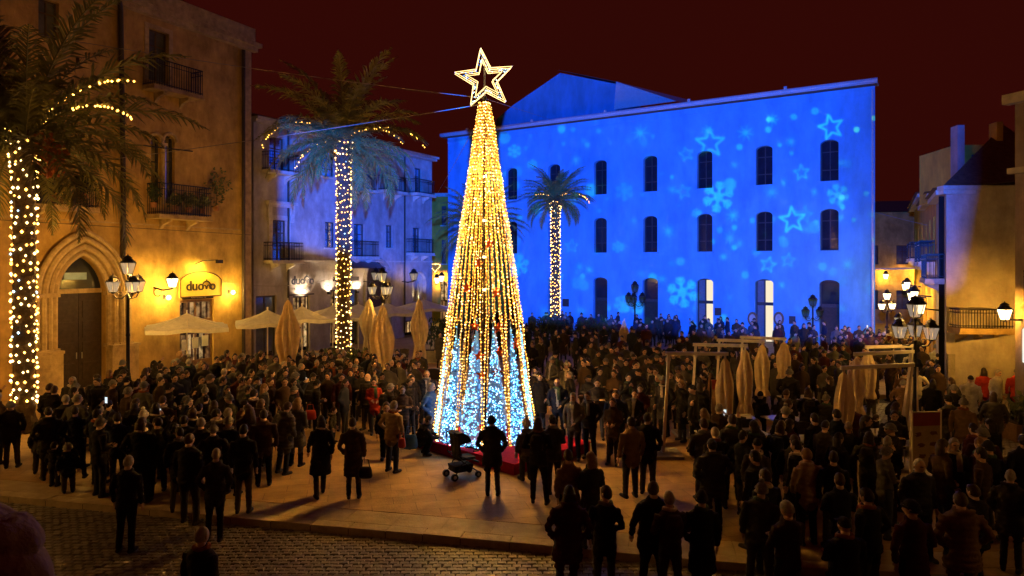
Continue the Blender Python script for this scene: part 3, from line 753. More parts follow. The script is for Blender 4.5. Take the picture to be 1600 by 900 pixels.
# sign board
sg = rL(278,342,432,463)
mb = MB(); xs = [sg[0]+(sg[1]-sg[0])*k/16 for k in range(17)]
yel = mat('sign_yellow', (.62,.45,.07), .5, .1, 6); ylb = mat('sign_brown_rim', (.12,.06,.02), .6)
def arc_top(x, e=0): u_ = (x-(sg[0]+sg[1])/2)/((sg[1]-sg[0])/2+e); return sg[3]-.32+e+.55*math.sqrt(max(0,1-u_*u_*.92))
mb.prism([(x,sg[2]) for x in (sg[0],sg[1])]+[(x,arc_top(x)) for x in xs[::-1]], -.16, -.06)
s0 = mb.build('cafe_sign', yel, b)
mb = MB(); edge = [(sg[0],-.165,sg[2]),(sg[1],-.165,sg[2])]+[(x,-.165,arc_top(x)) for x in xs[::-1]]+[(sg[0],-.165,sg[2])]; mb.tube(edge, .03, 5); mb.build('sign_rim', ylb, s0)
ink = mat('sign_ink', (.05,.035,.01), .6)
logo(s0, (sg[0]+sg[1])/2, sg[2]+.3, -.175, (sg[1]-sg[0])*.72, ink)
hd = MB().b2(shop[0]+.1,shop[1]-.1,-.08,-.01,z1+.03,z1+.28).build('shop_header', M['door'], b)
text_mesh('Caffetteria', .2, .004, M['sill'], hd, Matrix.Translation(((a+c)/2,-.09,z1+.08)) @ UPRIGHT)
# picture lamp over the sign and globe sconces
t, z = FL.at(318,410)
def sconce(t, z, power, kind):
    r = MB(); r.tube([(t,-.003,z),(t,-.22,z+.03),(t,-.30,z-.02)], .02, 6); r.box((t,-.02,z),(.1,.03,.2))
    s = r.build('wall_sconce', M['iron'], b)
    g = MB(); g.ball((t,-.32,z-.02 if kind else z), .11, 12, 8); g.build('globe', M['hot_glass'], s, True)
    lamp(s, (t,-.36,z), power, (1,.60,.10), .10)
t, z = FL.at(304,428)
r = MB(); r.tube([(t,-.01,z+.45),(t,-.55,z+.62),(t+.55,-.9,z+.66)], .02, 6); r.box((t+.6,-.95,z+.58),(.3,.16,.16)); s = r.build('sign_lamp', M['iron'], b)
spot(s, (t+.15,-.75,z+.6), (t,-.06,z-.15), 330, (1,.64,.10), 130, .8, .06)
t1, z1_ = FL.at(256,464); sconce(t1, z1_, 340, 1)
t2, z2_ = FL.at(357,456); sconce(t2, z2_, 380, 1)
palazzo = b
# bracket lantern
def lantern_mesh(parent, c, h, glass_m, power=0, color=(1,.6,.22), down=False, name='lantern'):
    "four-sided tapered street lantern, c = bottom centre, h = total height"
    x, y, z = c; r0, r1 = h*.13, h*.235; zb, zt = z+h*.08, z+h*.60
    fr = MB()
    cb = [(x+sx*r0, y+sy*r0, zb) for sx, sy in ((-1,-1),(1,-1),(1,1),(-1,1))]; ct = [(x+sx*r1, y+sy*r1, zt) for sx, sy in ((-1,-1),(1,-1),(1,1),(-1,1))]
    for p, q in zip(cb, ct): fr.tube([p,q], h*.018, 4)
    for ring in (cb, ct):
        for i in range(4): fr.tube([ring[i],ring[(i+1)%4]], h*.02, 4)
    fr.loft([(x,y,z,h*.05,h*.05),(x,y,z+h*.05,h*.10,h*.10),(x,y,zb,r0*1.2,r0*1.2)], 8)
    fr.loft([(x,y,zt,r1*1.22,r1*1.22),(x,y,zt+h*.04,r1*1.2,r1*1.2),(x,y,zt+h*.20,r1*.7,r1*.7),(x,y,zt+h*.22,r1*.9,r1*.9),(x,y,zt+h*.30,r1*.5,r1*.5),(x,y,zt+h*.34,r1*.12,r1*.12),(x,y,zt+h*.42,.004,.004)], 8)
    for i in range(8):
        a = i*math.pi/4; fr.box((x+r1*1.2*math.cos(a), y+r1*1.2*math.sin(a), zt+h*.06), (h*.025,h*.025,h*.07))
    L = fr.build(name, M['iron'], parent)
    for i in range(4):
        j = (i+1) % 4; g = MB(); g.quad(cb[i],cb[j],ct[j],ct[i]); g.build('pane', M[glass_m], L)
    if power: lamp(L, (x,y,z+h*.36), power, color, h*.09)
    return L
r = MB(); t, z = FL.at(264,440); r.tube([(t-.75,-.004,z-.25),(t-.75,-.6,z-.35),(t-.75,-1.2,z-.28)], .035, 6)
pts = [(t-.75,-.25-.25*math.cos(k*.7),z-.45+.18*math.sin(k*.7)) for k in range(9)]; r.tube(pts, .02, 5)
bk = r.build('lantern_bracket', M['iron'], b); lantern_mesh(bk, (t-.75,-1.2,z-.28), .75, 'hot_glass', 620, (1,.60,.11))

# ------------------------------------------------------------------ pale building in the middle
b = empty('pale_corner_house', FM.o, FM.rz); tag(b, 'pale three storey house beyond the palazzo, half washed by the blue projection', 'building')
W = FM.len; H = 12.75
def rM(x0,x1,y0,y1): return FM.rect(x0,x1,y0,y1)
W2 = [rM(421,445,215,272), rM(503,523,236,276), rM(549,566,247,299), rM(602,614,256,302), rM(648,659,263,306)]
W1 = [rM(425,448,344,410), rM(508,524,347,387), rM(553,570,350,404), rM(603,614,352,387), rM(645,657,356,398)]
G0 = [rM(458,484,462,560), rM(516,560,452,560), rM(572,607,408,560), rM(400,432,462,560), rM(632,660,500,560)]
G0 = [(a,c,0.0,d) for a,c,_,d in G0]
ops = [o+(0,) for o in W2+W1]+[G0[0]+(0,), G0[1]+(0,), (*G0[2],(G0[2][1]-G0[2][0])/2), G0[3]+(0,), G0[4]+(0,)]
nich = rM(644,666,424,470); ops.append((*nich,(nich[1]-nich[0])/2))
mb = MB(); wall_front(mb, 0, W, 0, H, ops, .30); mb.build('wall', M['pink'], b)
backing(b, .1, W-.1, H-.1, .8); box_body(b, 0, W, H, 11, 'pink', pitch=.3, roof_over=.4)
mb = MB(); mb.b2(-.1,W+.2,-.32,-.003,H-.3,H-.14); mb.b2(-.1,W+.3,-.44,-.003,H-.138,H); mb.build('cornice', M['sill'], b)
for i, o in enumerate(W2+W1): window(b, o, 'shutter' if i in (0,5) else 'frame_dark', 'glass_mirror', y=.2, trans=(.3,.7))
def balM(o, d, e=.35, h=.95): return balcony(b, o[0]-e, o[1]+e, o[2]+.12, d, h, 'sill', .12)
for o, e in ((W2[0],.55),(W2[2],.6),(W2[3],.75),(W2[4],.7),(W1[0],.6),(W1[2],.6),(W1[4],.75)): balM(o, .7, e)
for o in (W2[1],W1[1],W1[3]): sill(b, o[0], o[1], o[2])
# pedimented window
for o in (W1[0],):
    mb = MB(); mb.b2(o[0]-.26,o[0]-.004,-.07,-.002,o[2],o[3]+.25); mb.b2(o[1]+.004,o[1]+.26,-.07,-.002,o[2],o[3]+.25); mb.b2(o[0]-.004,o[1]+.004,-.07,-.002,o[3]+.004,o[3]+.25)
    mb.b2(o[0]-.5,o[1]+.5,-.35,-.003,o[3]+.85,o[3]+1.0); mb.b2(o[0]-.4,o[1]+.4,-.22,-.003,o[3]+.70,o[3]+.848)
    for x in (o[0]-.28,o[1]+.28): mb.prism([(x-.1,o[3]-.1),(x+.1,o[3]-.1),(x+.14,o[3]+.698),(x-.14,o[3]+.698)], -.2, -.071)
    mb.build('window_pediment', M['sill'], b)
for px in (449,631):
    t = FM.at(px,300)[0]; MB().tube([(t,-.08,.3),(t,-.08,H-.4)], .06, 8).build('drain_pipe', M['pipe'], b)
zc = FM.at(520,408)[1]; MB().b2(FM.at(450,400)[0],W,-.06,-.002,zc-.05,zc+.05).build('string_course', M['sill'], b)
# ground floor: shops, dark arch, lit niche
for k, o in enumerate(G0):
    a, c, _, d_ = o
    if k == 2:
        MB().quad((a,.28,0),(c,.28,0),(c,.28,d_),(a,.28,d_)).build('door_leaf', M['door'], b)
        mb = MB(); p = arch_pts(a-.12,c+.12,d_-(c-a)/2,(c-a)/2+.12,'round'); mb.tube([(x,-.03,z) for x,z in p], .12, 6); mb.tube([(a-.12,-.03,0),(a-.12,-.03,d_-(c-a)/2)], .12, 6); mb.tube([(c+.12,-.03,0),(c+.12,-.03,d_-(c-a)/2)], .12, 6); mb.build('arch_surround', M['stone'], b)
    else:
        mb = MB(); n = 2
        for q in range(n+1): x = a+(c-a)*q/n; mb.b2(x-.04,x+.04,.14,.22,0,d_)
        mb.b2(a,c,.13,.23,d_-.1,d_); mb.b2(a,c,.13,.23,2.2,2.3); wn = mb.build('shop_window', M['frame_dark'], b)
        for q in range(n):
            x0_, x1_ = a+(c-a)*q/n+.04, a+(c-a)*(q+1)/n-.04
            MB().quad((x0_,.18,.3),(x1_,.18,.3),(x1_,.18,d_-.1),(x0_,.18,d_-.1)).build('pane', M['warm_interior' if (k in (0,4) or (k==1 and q==0)) else 'glass'], wn)
a,c,z0,z1 = nich
MB().quad((a,.29,z0),(c,.29,z0),(c,.29,z1),(a,.29,z1)).build('niche_back', M['sill'], b)
st = MB(); xm = (a+c)/2; st.loft([(xm,.12,z0,.16,.12),(xm,.12,z0+.3,.14,.1),(xm,.12,z0+.9,.17,.1),(xm,.12,z0+1.1,.07,.06),(xm,.12,z0+1.18,.09,.09),(xm,.12,z0+1.36,.05,.05)], 10); st.build('niche_statue', M['stone'], b, True)
t, z = FM.at(655,468); s = MB().b2(xm-.5,xm+.7,-.35,-.003,z0-.12,z0-.06).build('niche_shelf', M['frame_dark'], b)
spot(s, (xm,-.25,z0+.05), (xm,.25,z0+1.0), 40, (1,.78,.42), 110, .7, .05)
# second cafe name, letters fixed to the wall and lit from below
t0_, z0_ = FM.at(452,440); t1_, _ = FM.at(488,440); steel = mat('sign_steel', (.05,.055,.08), .4, metal=.4)
sb = MB().b2(t0_,t1_+.1,-.05,-.003,z0_-.78,z0_-.72).build('sign_rail', M['iron'], b)
logo(sb, (t0_+t1_)/2, z0_-.16, -.16, (t1_-t0_)*.98, steel)
text_mesh('bar e caffè', .30, .01, steel, sb, Matrix.Translation(((t0_+t1_)/2,-.12,z0_-.55)) @ UPRIGHT)
xa = (t0_+t1_)/2
spot(sb, (xa,-.45,z0_-.85), (xa,0,z0_-.1), 420, (1,.74,.45), 130, .9, .05)
t3, z3 = FM.at(520,437); t4, _ = FM.at(560,437)
hb = MB().b2(t3,t4,-.05,-.003,z3-.10,z3+.16).build('shop_header', M['frame_dark'], b)
for px, py, w in ((512,458,150),(556,456,150)):
    t, z = FM.at(px, py); q = MB().box((t,-.12,z),(.14,.2,.14)).build('downlight', M['iron'], b); spot(q, (t,-.3,z+.05), (t,0,z+.6), w, (1,.8,.6), 120, .8, .04)
r = MB(); t, z = FM.at(528,436)
for px in (524,568,628):
    t, z = FM.at(px, 442); r = MB(); r.tube([(t,-.004,z+.1),(t,-.5,z+.05),(t,-1.0,z+.12)], .03, 6); bk = r.build('lantern_bracket', M['iron'], b); lantern_mesh(bk, (t,-1.0,z+.12), .9, 'dim_glass', 60)
t, z = FM.at(575,430); mb = MB(); mb.add([(t-3.0,-.01,z+.9),(t+.6,-.01,z+.9),(t+.6,-1.0,z+.45),(t-3.0,-1.0,z+.45)],[(0,1,2,3),(3,2,1,0)]); mb.v = [(x,y,zz) for x,y,zz in mb.v]; mb.f = mb.f[:1]; mb.m = mb.m[:1]; mb.build('shop_awning', M['frame_grey'], b)
# ------------------------------------------------------------------ yellow house in the gap
FY = Fac((-12.5,62.5), (-3.95,62.0))
b = empty('narrow_yellow_house', FY.o, FY.rz); tag(b, 'narrow strip of lamp lit yellow house in the gap beside the blue building', 'building')
H = FY.at(690,304)[1]; W = FY.len
ws = [FY.rect(690,697,322,352), FY.rect(690,697,375,412)]; gd = FY.rect(688,699,440,505); gd = (gd[0],gd[1],0.0,gd[3])
mb = MB(); wall_front(mb, 0, W, 0, H, [w+(0,) for w in ws]+[gd+(0,)], .25); mb.build('wall', M['yellow'], b)
backing(b, .1, W-.1, H-.1, .6); box_body(b, 0, W, H, 8, 'yellow')
for w in ws: window(b, w, 'frame_dark', y=.18); sill(b, w[0], w[1], w[2])
MB().quad((gd[0],.2,0),(gd[1],.2,0),(gd[1],.2,gd[3]),(gd[0],.2,gd[3])).build('door_leaf', M['warm_interior'], b)
mb = MB(); mb.b2(0,W+.1,-.3,-.003,H-.2,H+.1); mb.build('cornice', M['sill'], b)
for px, py, pw in ((685,436,90),(692,433,90)):
    t, z = FY.at(px, py); r = MB(); r.tube([(t,-.004,z-.1),(t,-.7,z-.15)], .03, 6); bk = r.build('lantern_bracket', M['iron'], b); lantern_mesh(bk, (t,-.7,z-.45), .95, 'hot_glass', pw*7, (1,.58,.08))
# fairy lights in a heart on its wall
t, z = FY.at(680,417); mb = MB()
for k in range(26):
    a = k/26*2*math.pi; mb.octa((t+.45*math.sin(a)**3, -.05, z+.35*math.cos(a)-.12*math.cos(2*a)), .035)
mb.build('heart_lights', M['warm_bulb2'], b)

# ------------------------------------------------------------------ houses on the right, along the alley
C0 = Vector((14.8,24.0))
FR = Fac((14.8,24.0), (19.2,23.6))
b = empty('yellow_corner_house', FR.o, FR.rz); tag(b, 'two storey yellow corner house with a long iron balcony over a shop', 'building')
W = FR.len; H = 7.62
wn = [FR.rect(1571,1583,305,378), FR.rect(1487,1512,427,475)]
bd = FR.rect(1548,1575,422,508); shop = FR.rect(1519,1574,538,600); shop = (shop[0],shop[1],0,shop[3])
ops = [wn[0]+(0,), bd+(0,), shop+(0,)]
mb = MB(); wall_front(mb, 0, W, 0, H, ops, .28); mb.build('wall', M['yellow'], b)
backing(b, .1, W-.1, H-.1, .7)
window(b, wn[0], 'shutter'); window(b, bd, 'shutter', y=.22)
a,c,z0,z1 = wn[1]; mb = MB()
for (x0,x1,za,zb) in ((a,a+.06,z0,z1),(c-.06,c,z0,z1),(a+.06,c-.06,z0,z0+.06),(a+.06,c-.06,z1-.06,z1)): mb.b2(x0,x1,-.04,-.002,za,zb)
mb.build('blind_window', M['ochre_stone'], b)
a, z = FR.at(1481,510); c, _ = FR.at(1577,510); balcony(b, a, c, z, .75, .62, 'ochre_stone', .09, 4)
a, z = FR.at(1546,378); balcony(b, a, W, z, .5, .7, 'ochre_stone', .09, 2)
x0,x1,_,zs = shop; mb = MB()
for k in range(3): x = x0+(x1-x0)*k/2; mb.b2(x-.05,x+.05,.1,.2,0,zs)
mb.b2(x0,x1,.1,.2,zs-.1,zs); sf = mb.build('shop_window', M['ochre_stone'], b)
for k in range(2): MB().quad((x0+(x1-x0)*k/2+.05,.16,0),(x0+(x1-x0)*(k+1)/2-.05,.16,0),(x0+(x1-x0)*(k+1)/2-.05,.16,zs-.1),(x0+(x1-x0)*k/2+.05,.16,zs-.1)).build('pane', M['glass'], sf)
mb = MB(); mb.b2(x0-.3,x0-.004,-.08,-.002,0,zs+.22); mb.b2(x1+.004,x1+.3,-.08,-.002,0,zs+.22); mb.b2(x0-.004,x1+.004,-.08,-.002,zs+.004,zs+.22); mb.build('shop_surround', M['yellow'], b)
MB().b2(0.02,.72,-.1,-.002,0,1.95).build('stone_pier', M['stone'], b)
mb = MB(); mb.b2(-.25,W,-.32,-.003,H-.25,H-.12); mb.b2(-.3,W,-.44,-.003,H-.118,H+.02); mb.build('cornice', M['sill'], b)
# roof rising to the right, attic with chimneys
z2 = FR.at(1580,238,2.5)[1]
mb = MB(); mb.add([(-.3,-.45,H+.03),(W,-.45,H+.03),(W,4.5,z2+1.4),(3.0,4.5,H+1.0),(2.1,4.5,H+.03)],[(0,1,2,3),(0,3,4)]); mb.build('roof', M['roof'], b)
ax = FR.rect(1492,1580,226,292,3.2)
aw = FR.rect(1518,1531,241,262,3.2)
mb = MB(); wall_front(mb, ax[0], ax[1], 7.5, ax[3], [aw+(0,)], .2, y=3.2); mb.quad((ax[0],3.2,7.5),(ax[0],3.2,ax[3]),(ax[0],6,ax[3]),(ax[0],6,7.5)); mb.quad((ax[0],3.2,ax[3]),(ax[1],3.2,ax[3]),(ax[1],6,ax[3]),(ax[0],6,ax[3])); at = mb.build('attic', M['yellow'], b)
MB().quad((aw[0],3.38,aw[2]),(aw[1],3.38,aw[2]),(aw[1],3.38,aw[3]),(aw[0],3.38,aw[3])).build('pane', M['glass'], at)
for px0,px1,py in ((1494,1505,196),(1555,1565,191)):
    q = FR.rect(px0,px1,py,292,3.1); MB().b2(q[0],q[1],3.0,3.5,7.5,q[3]).build('chimney', M['mauve' if px0 < 1500 else 'yellow'], b)
# alley side: three fronts of the row
al = Vector((.52,1.0)).normalized()
def alley(d0, d1, h, wm, name, label, wins, bal=None):
    l = C0+al*d1+Vector((al.y,-al.x))*0; r = C0+al*d0
    f = Fac((l.x,l.y),(r.x,r.y)); b2_ = empty(name, f.o, f.rz); tag(b2_, label, 'building') if label else None
    W_ = f.len; ops_ = []
    for t, z0_, z1_, w_ in wins: ops_.append((t-w_/2,t+w_/2,z0_,z1_,0))
    m_ = MB(); wall_front(m_, .0, W_, 0, h, ops_, .22); m_.build('wall', M[wm], b2_)
    backing(b2_, .05, W_-.05, h-.1, .5)
    m_ = MB(); m_.quad((0,0,0),(0,0,h),(0,7,h),(0,7,0)); m_.quad((W_,7,0),(W_,7,h),(W_,0,h),(W_,0,0)); m_.build('side_wall', M[wm], b2_)
    m_ = MB(); m_.add([(-.1,-.4,h+.02),(W_+.1,-.4,h+.02),(W_+.1,5,h+.25),(-.1,5,h+.25)],[(0,1,2,3)]); m_.build('roof', M['roof'], b2_)
    MB().b2(0,W_,-.3,-.003,h-.22,h-.05).build('cornice', M['sill'], b2_)
    for o in ops_: window(b2_, o, 'shutter', y=.16)
    for t, z, w_ in bal or []: balcony(b2_, t-w_/2, t+w_/2, z, .6, .85, 'sill', .12)
    return b2_, f
sb_, fs = alley(0, 4.6, 7.6, 'pink', 'alley_corner_side', None, [(1.6,4.6,6.4,.9),(3.4,4.6,6.4,.9),(1.6,.0,2.4,1.0),(3.4,0,2.6,1.1)], [(2.5,4.5,3.2)])
tag(sb_, 'pinkish narrow house front with a blue lit balcony round the corner into the alley', 'building')
sb2, fs2 = alley(4.7, 12.5, 7.9, 'yellow', 'alley_house', 'mid height yellow house in the alley between pink front and far houses', [(1.3,5.2,7,.9),(4.0,5.2,7,.9),(6.6,5.2,7,.9),(1.3,1.2,3.4,.9),(4.0,.0,2.6,1.1),(6.6,0,2.6,1.1)], [(4.0,5.1,2.0),(6.6,5.1,1.6)])
sb3, fs3 = alley(12.6, 24, 8.6, 'yellow', 'alley_house', 'farthest yellow house on the right side of the alley', [(2,5.4,7.2,.9),(5.5,5.4,7.2,.9),(9.2,5.4,7.2,.9),(2,.0,2.8,1.0),(5.5,1.2,3.2,.9),(9.2,0,2.8,1.1)], [(9.2,5.3,1.8),(5.5,5.3,1.8)])
for bb, t, z in ((sb_,2.4,3.3),(sb2,5.2,3.6),(sb2,1.6,3.4),(sb3,8.0,3.8),(sb3,4.0,3.6)):
    r = MB(); r.tube([(t,-.004,z),(t,-.6,z+.05)], .03, 6); bk = r.build('lantern_bracket', M['iron'], bb); lantern_mesh(bk, (t,-.65,z-.2), .7, 'hot_glass', 480, (1,.55,.07))  # added lanterns, put here to throw warm light on the alley fronts
FE = Fac((28.5,60),(38,58)); b = empty('alley_end_house', FE.o, FE.rz); tag(b, 'lamp lit ochre house closing the far end of the alley', 'building')
ops = [(1.5+2.4*k,2.5+2.4*k,z,z+1.6,0) for k in range(3) for z in (1.2,5.0)]
mb = MB(); wall_front(mb, 0, FE.len, 0, 9.4, ops, .25); mb.build('wall', M['ochre'], b)
for t, z in ((2.9,3.9),(5.4,4.0),(7.4,3.8)):
    r = MB(); r.tube([(t,-.004,z),(t,-.6,z+.05)], .03, 6); bk = r.build('lantern_bracket', M['iron'], b); lantern_mesh(bk, (t,-.65,z-.2), .8, 'hot_glass', 700, (1,.55,.07))  # these lanterns are added to turn the end wall warm
for o in ops: window(b, o, 'shutter', y=.18)
box_body(b, 0, FE.len, 9.4, 7, 'ochre', pitch=.35)
# near house at the right edge of the view
FN = Fac((15.72,22.0),(17.6,16.5)); b = empty('mauve_house', FN.o, FN.rz); tag(b, 'tall mauve plastered house cut by the edge of the view with a lit sign', 'building')
W = FN.len; H = 10.2
ops = [(.9,1.75,6.1,8.2,0),(.9,1.75,3.9,5.9,0),(1.2,2.4,0,2.35,0)]
mb = MB(); wall_front(mb, 0, W, 0, H, ops, .25); mb.build('wall', M['mauve'], b); backing(b,.05,W-.05,H-.1,.5); box_body(b, 0, W, H, 8, 'mauve')
for o in ops[:2]: window(b, o, 'shutter', y=.18)
balcony(b, .7, 3.2, 3.85, .7, .95, 'sill', .1); MB().tube([(.5,-.07,.3),(.5,-.07,H-.4)], .06, 8).build('drain_pipe', M['pipe'], b)
mb = MB(); mb.b2(-.2,W,-.3,-.003,H-.2,H+.1); mb.b2(-.12,W,-.2,-.003,7.82,8.0); mb.build('cornice', M['sill'], b)
MB().quad((1.2,.2,0),(2.4,.2,0),(2.4,.2,2.35),(1.2,.2,2.35)).build('shop_pane', M['warm_interior'], b)
sgn = MB(); sgn.prism([(.38,2.0),(.92,1.94),(.92,3.0),(.80,3.16),(.65,3.2),(.50,3.16),(.38,3.0)], -.22, -.06); sg = sgn.build('lit_sign', emit('sign_white', (.9,.97,1), .95), b)
bl = mat('sign_blue', (.02,.16,.5), .5)
mb = MB(); mb.prism([(.46,2.12),(.84,2.1),(.84,2.45),(.46,2.47)], -.232, -.222); mb.prism([(.52,2.5),(.78,2.48),(.78,2.62),(.70,2.62),(.65,2.78),(.60,2.62),(.52,2.62)], -.232, -.222); mb.build('sign_emblem', bl, sg)
r = MB(); r.tube([(.22,-.004,3.28),(.22,-.7,3.30)], .025, 6); bk = r.build('lantern_bracket', M['iron'], b)
lantern_mesh(bk, (.22,-.75,3.25), .62, 'hot_glass', 720, (1,.43,.03))

# ------------------------------------------------------------------ street lamps
def lamp_post(loc, ztop, label, scale=1.0, glass_m='lit_glass', power=60, narms=4, rz=.3, color=(1,.50,.09), group='street lamps', topm=None):
    b = empty('street_lamp', loc, rz); tag(b, label, 'street lamp', group)
    s = scale; zl = ztop-1.0*s
    mb = MB(); mb.loft([(0,0,0,.24*s,.24*s),(0,0,.25*s,.24*s,.24*s),(0,0,.3*s,.17*s,.17*s),(0,0,.75*s,.13*s,.13*s),(0,0,.8*s,.17*s,.17*s),(0,0,.88*s,.09*s,.09*s),(0,0,zl*.55,.075*s,.075*s),(0,0,zl*.56,.10*s,.10*s),(0,0,zl*.58,.07*s,.07*s),(0,0,zl-.9*s,.06*s,.06*s),(0,0,zl-.88*s,.10*s,.10*s),(0,0,zl-.8*s,.06*s,.06*s),(0,0,zl,.05*s,.05*s)], 10)
    mb.build('post', M['iron'], b, True)
    lantern_mesh(b, (0,0,zl), 1.0*s, glass_m, power, color)
    for k in range(narms):
        a = 2*math.pi*k/narms; d = Vector((math.cos(a), math.sin(a), 0)); r = .62*s; zb = zl-.85*s
        m2 = MB(); pts = [d*(.05*s)+Vector((0,0,zb)), d*(.25*s)+Vector((0,0,zb-.20*s)), d*(.5*s)+Vector((0,0,zb-.16*s)), d*r+Vector((0,0,zb+.02*s))]; m2.tube(pts, .03*s, 6)
        cc = d*(.32*s)+Vector((0,0,zb+.0*s)); m2.tube([cc+d*(.12*s*math.cos(q*.8))*(1-q*.08)+Vector((0,0,.12*s*math.sin(q*.8)*(1-q*.08))) for q in range(9)], .018*s, 5)
        m2.build('arm', M['iron'], b)
        lantern_mesh(b, tuple(d*r+Vector((0,0,zb+.03*s))), .92*s, glass_m, power*.8, color)
    return b
PO = pix(200,500,24); lamp_post((PO.x,24,0), 5.35, 'black iron street lamp with cream lanterns before the pointed portal', .74, 'lit_glass', 520, 3, R(75))
PO = pix(597,500,31); lamp_post((PO.x,31,0), 4.9, 'black iron street lamp with cream lanterns among the folded parasols', .70, 'lit_glass', 190, 3, R(60))
PO = pix(1430,500,19.6); lamp_post((PO.x,19.6,-.13), 4.3, 'black iron street lamp with big pale lanterns behind the red menu board', .70, 'dim_glass', 60, 3, R(180))
PO = pix(992,500,44); lamp_post((PO.x,44,0), 4.0, 'dark unlit street lamp silhouetted on the blue wall near the middle door', .8, 'dark_glass', 0, 3, .2)
PO = pix(1270,500,40.5); lamp_post((PO.x,40.5,0), 3.3, 'dark unlit street lamp silhouetted beside the last door of the blue building', .75, 'dark_glass', 0, 2, .2)
PO = pix(1386,500,36); lamp_post((PO.x,36,0), 3.75, 'lit street lamp touched with blue at the mouth of the alley', .6, 'hot_glass', 230, 2, .4, (1,.55,.08))
PO = pix(1404,500,33); lamp_post((PO.x,33,0), 2.75, 'short lit street lamp standing in front of the alley mouth lamp', .6, 'lit_glass', 200, 0, .4)
# lamps of the same street just outside the view
lamp_post((-17.2,14.2,0), 5.2, 'street lamp along the palazzo front out at the left', 1.0, 'lit_glass', 520, 3, .4)
lamp_post((13.5,8.0,-.13), 5.2, 'street lamp on the near side of the road out at the right', 1.0, 'lit_glass', 130, 3, .4)

# ------------------------------------------------------------------ cables
def cable(p, q, r, name, label, m='wire', sag=.0, group='overhead cables'):
    p, q = Vector(p), Vector(q); n = 14
    pts = [p.lerp(q, k/n)-Vector((0,0,sag*4*(k/n)*(1-k/n))) for k in range(n+1)]
    o = MB().tube(pts, r, 5).build(name, M[m]); return tag(o, label, 'cable', group)
TT = Vector((-.75,19.3,9.55))
def onL(px, py): t, z = FL.at(px, py); return FL.world(t, -.02, z)
cable(TT, Vector((-18.0,23.8,13.1)), .010, 'guy_cable', 'pale cable from star to the top of the ochre palazzo', sag=.12)
cable(TT+Vector((0,0,-.15)), onL(62,262), .010, 'guy_cable', 'pale cable from star past the palm to the palazzo wall', sag=.1)
t, z = FB.at(861,187); cable(TT, FB.world(t, -.1, z), .010, 'guy_cable', 'pale cable from star to the eaves of the blue building', sag=.0)
cable(TT+Vector((0,0,-.3)), FY.world(FY.at(683,303)[0], -.05, FY.at(683,303)[1]), .010, 'guy_cable', 'steep cable from star down to the yellow house', sag=.05)
t, z = FB.at(1369,332); cable(FB.world(t,-.1,z), Vector((17.0,21.5,5.35)), .014, 'span_cable', 'thin pale cable crossing in front of the yellow corner house', sag=.1)
t, z = FB.at(1369,420); cable(FB.world(t,-.15,z), Vector((16.6,22.4,5.03)), .045, 'span_cable', 'thick blue lit cable across the alley mouth', 'zinc', sag=.05)
cable(onL(345,440), FM.world(6.0,-.1,4.2), .014, 'span_cable', 'thin cable sagging from the cafe lamp to the pale house', sag=.35)
# ------------------------------------------------------------------ the light tree
TX, TY = -.75, 19.3
Fp = Vector((.05,16.6)); ea = Vector((-.717,.697)); eb = Vector((.697,.717))
rect = [Fp, Fp+eb*2.95, Fp+eb*2.95+ea*3.95, Fp+ea*3.95]
b = empty('red_platform', (Fp.x,Fp.y,0)); tag(b, 'low square platform covered with red carpet under the light tree', 'platform')
loc = [tuple(p-Fp) for p in rect]
cen = sum((Vector(p) for p in loc), Vector((0,0)))/4
MB().slab([tuple(cen+(Vector(p)-cen)*.985) for p in loc], .01, .255).build('deck', M['red_carpet'], b)
MB().slab(loc, .257, .285).build('carpet', M['red_carpet'], b)

prof = [(9.45,.15),(9.35,.16),(8.74,.26),(7.9,.38),(6.98,.51),(5.23,.79),(3.47,1.02),(1.72,1.22),(.31,1.41)]
def tr(z):
    for (za,ra),(zb,rb) in zip(prof, prof[1:]):
        if zb <= z <= za: return ra+(rb-ra)*(za-z)/(za-zb)
    return prof[0][1] if z > prof[0][0] else prof[-1][1]
b = empty('light_tree', (TX,TY,0)); tag(b, 'tall cone shaped tree of golden light strings with a glowing star on top', 'christmas tree')
MB().tube([(0,0,.29),(0,0,9.6)], .05, 8).build('mast', M['iron'], b)
for z in (.36,1.3,2.2,3.3,4.6,6.0,7.4,9.35):
    r = tr(z); MB().tube([(r*math.cos(a),r*math.sin(a),z) for a in [k*2*math.pi/36 for k in range(37)]], .009, 5).build('hoop', M['iron'], b)
NP = 12; random.seed(11)
def pw(z): return max(0, (3.55-z)/3.25)          # panel width factor by height
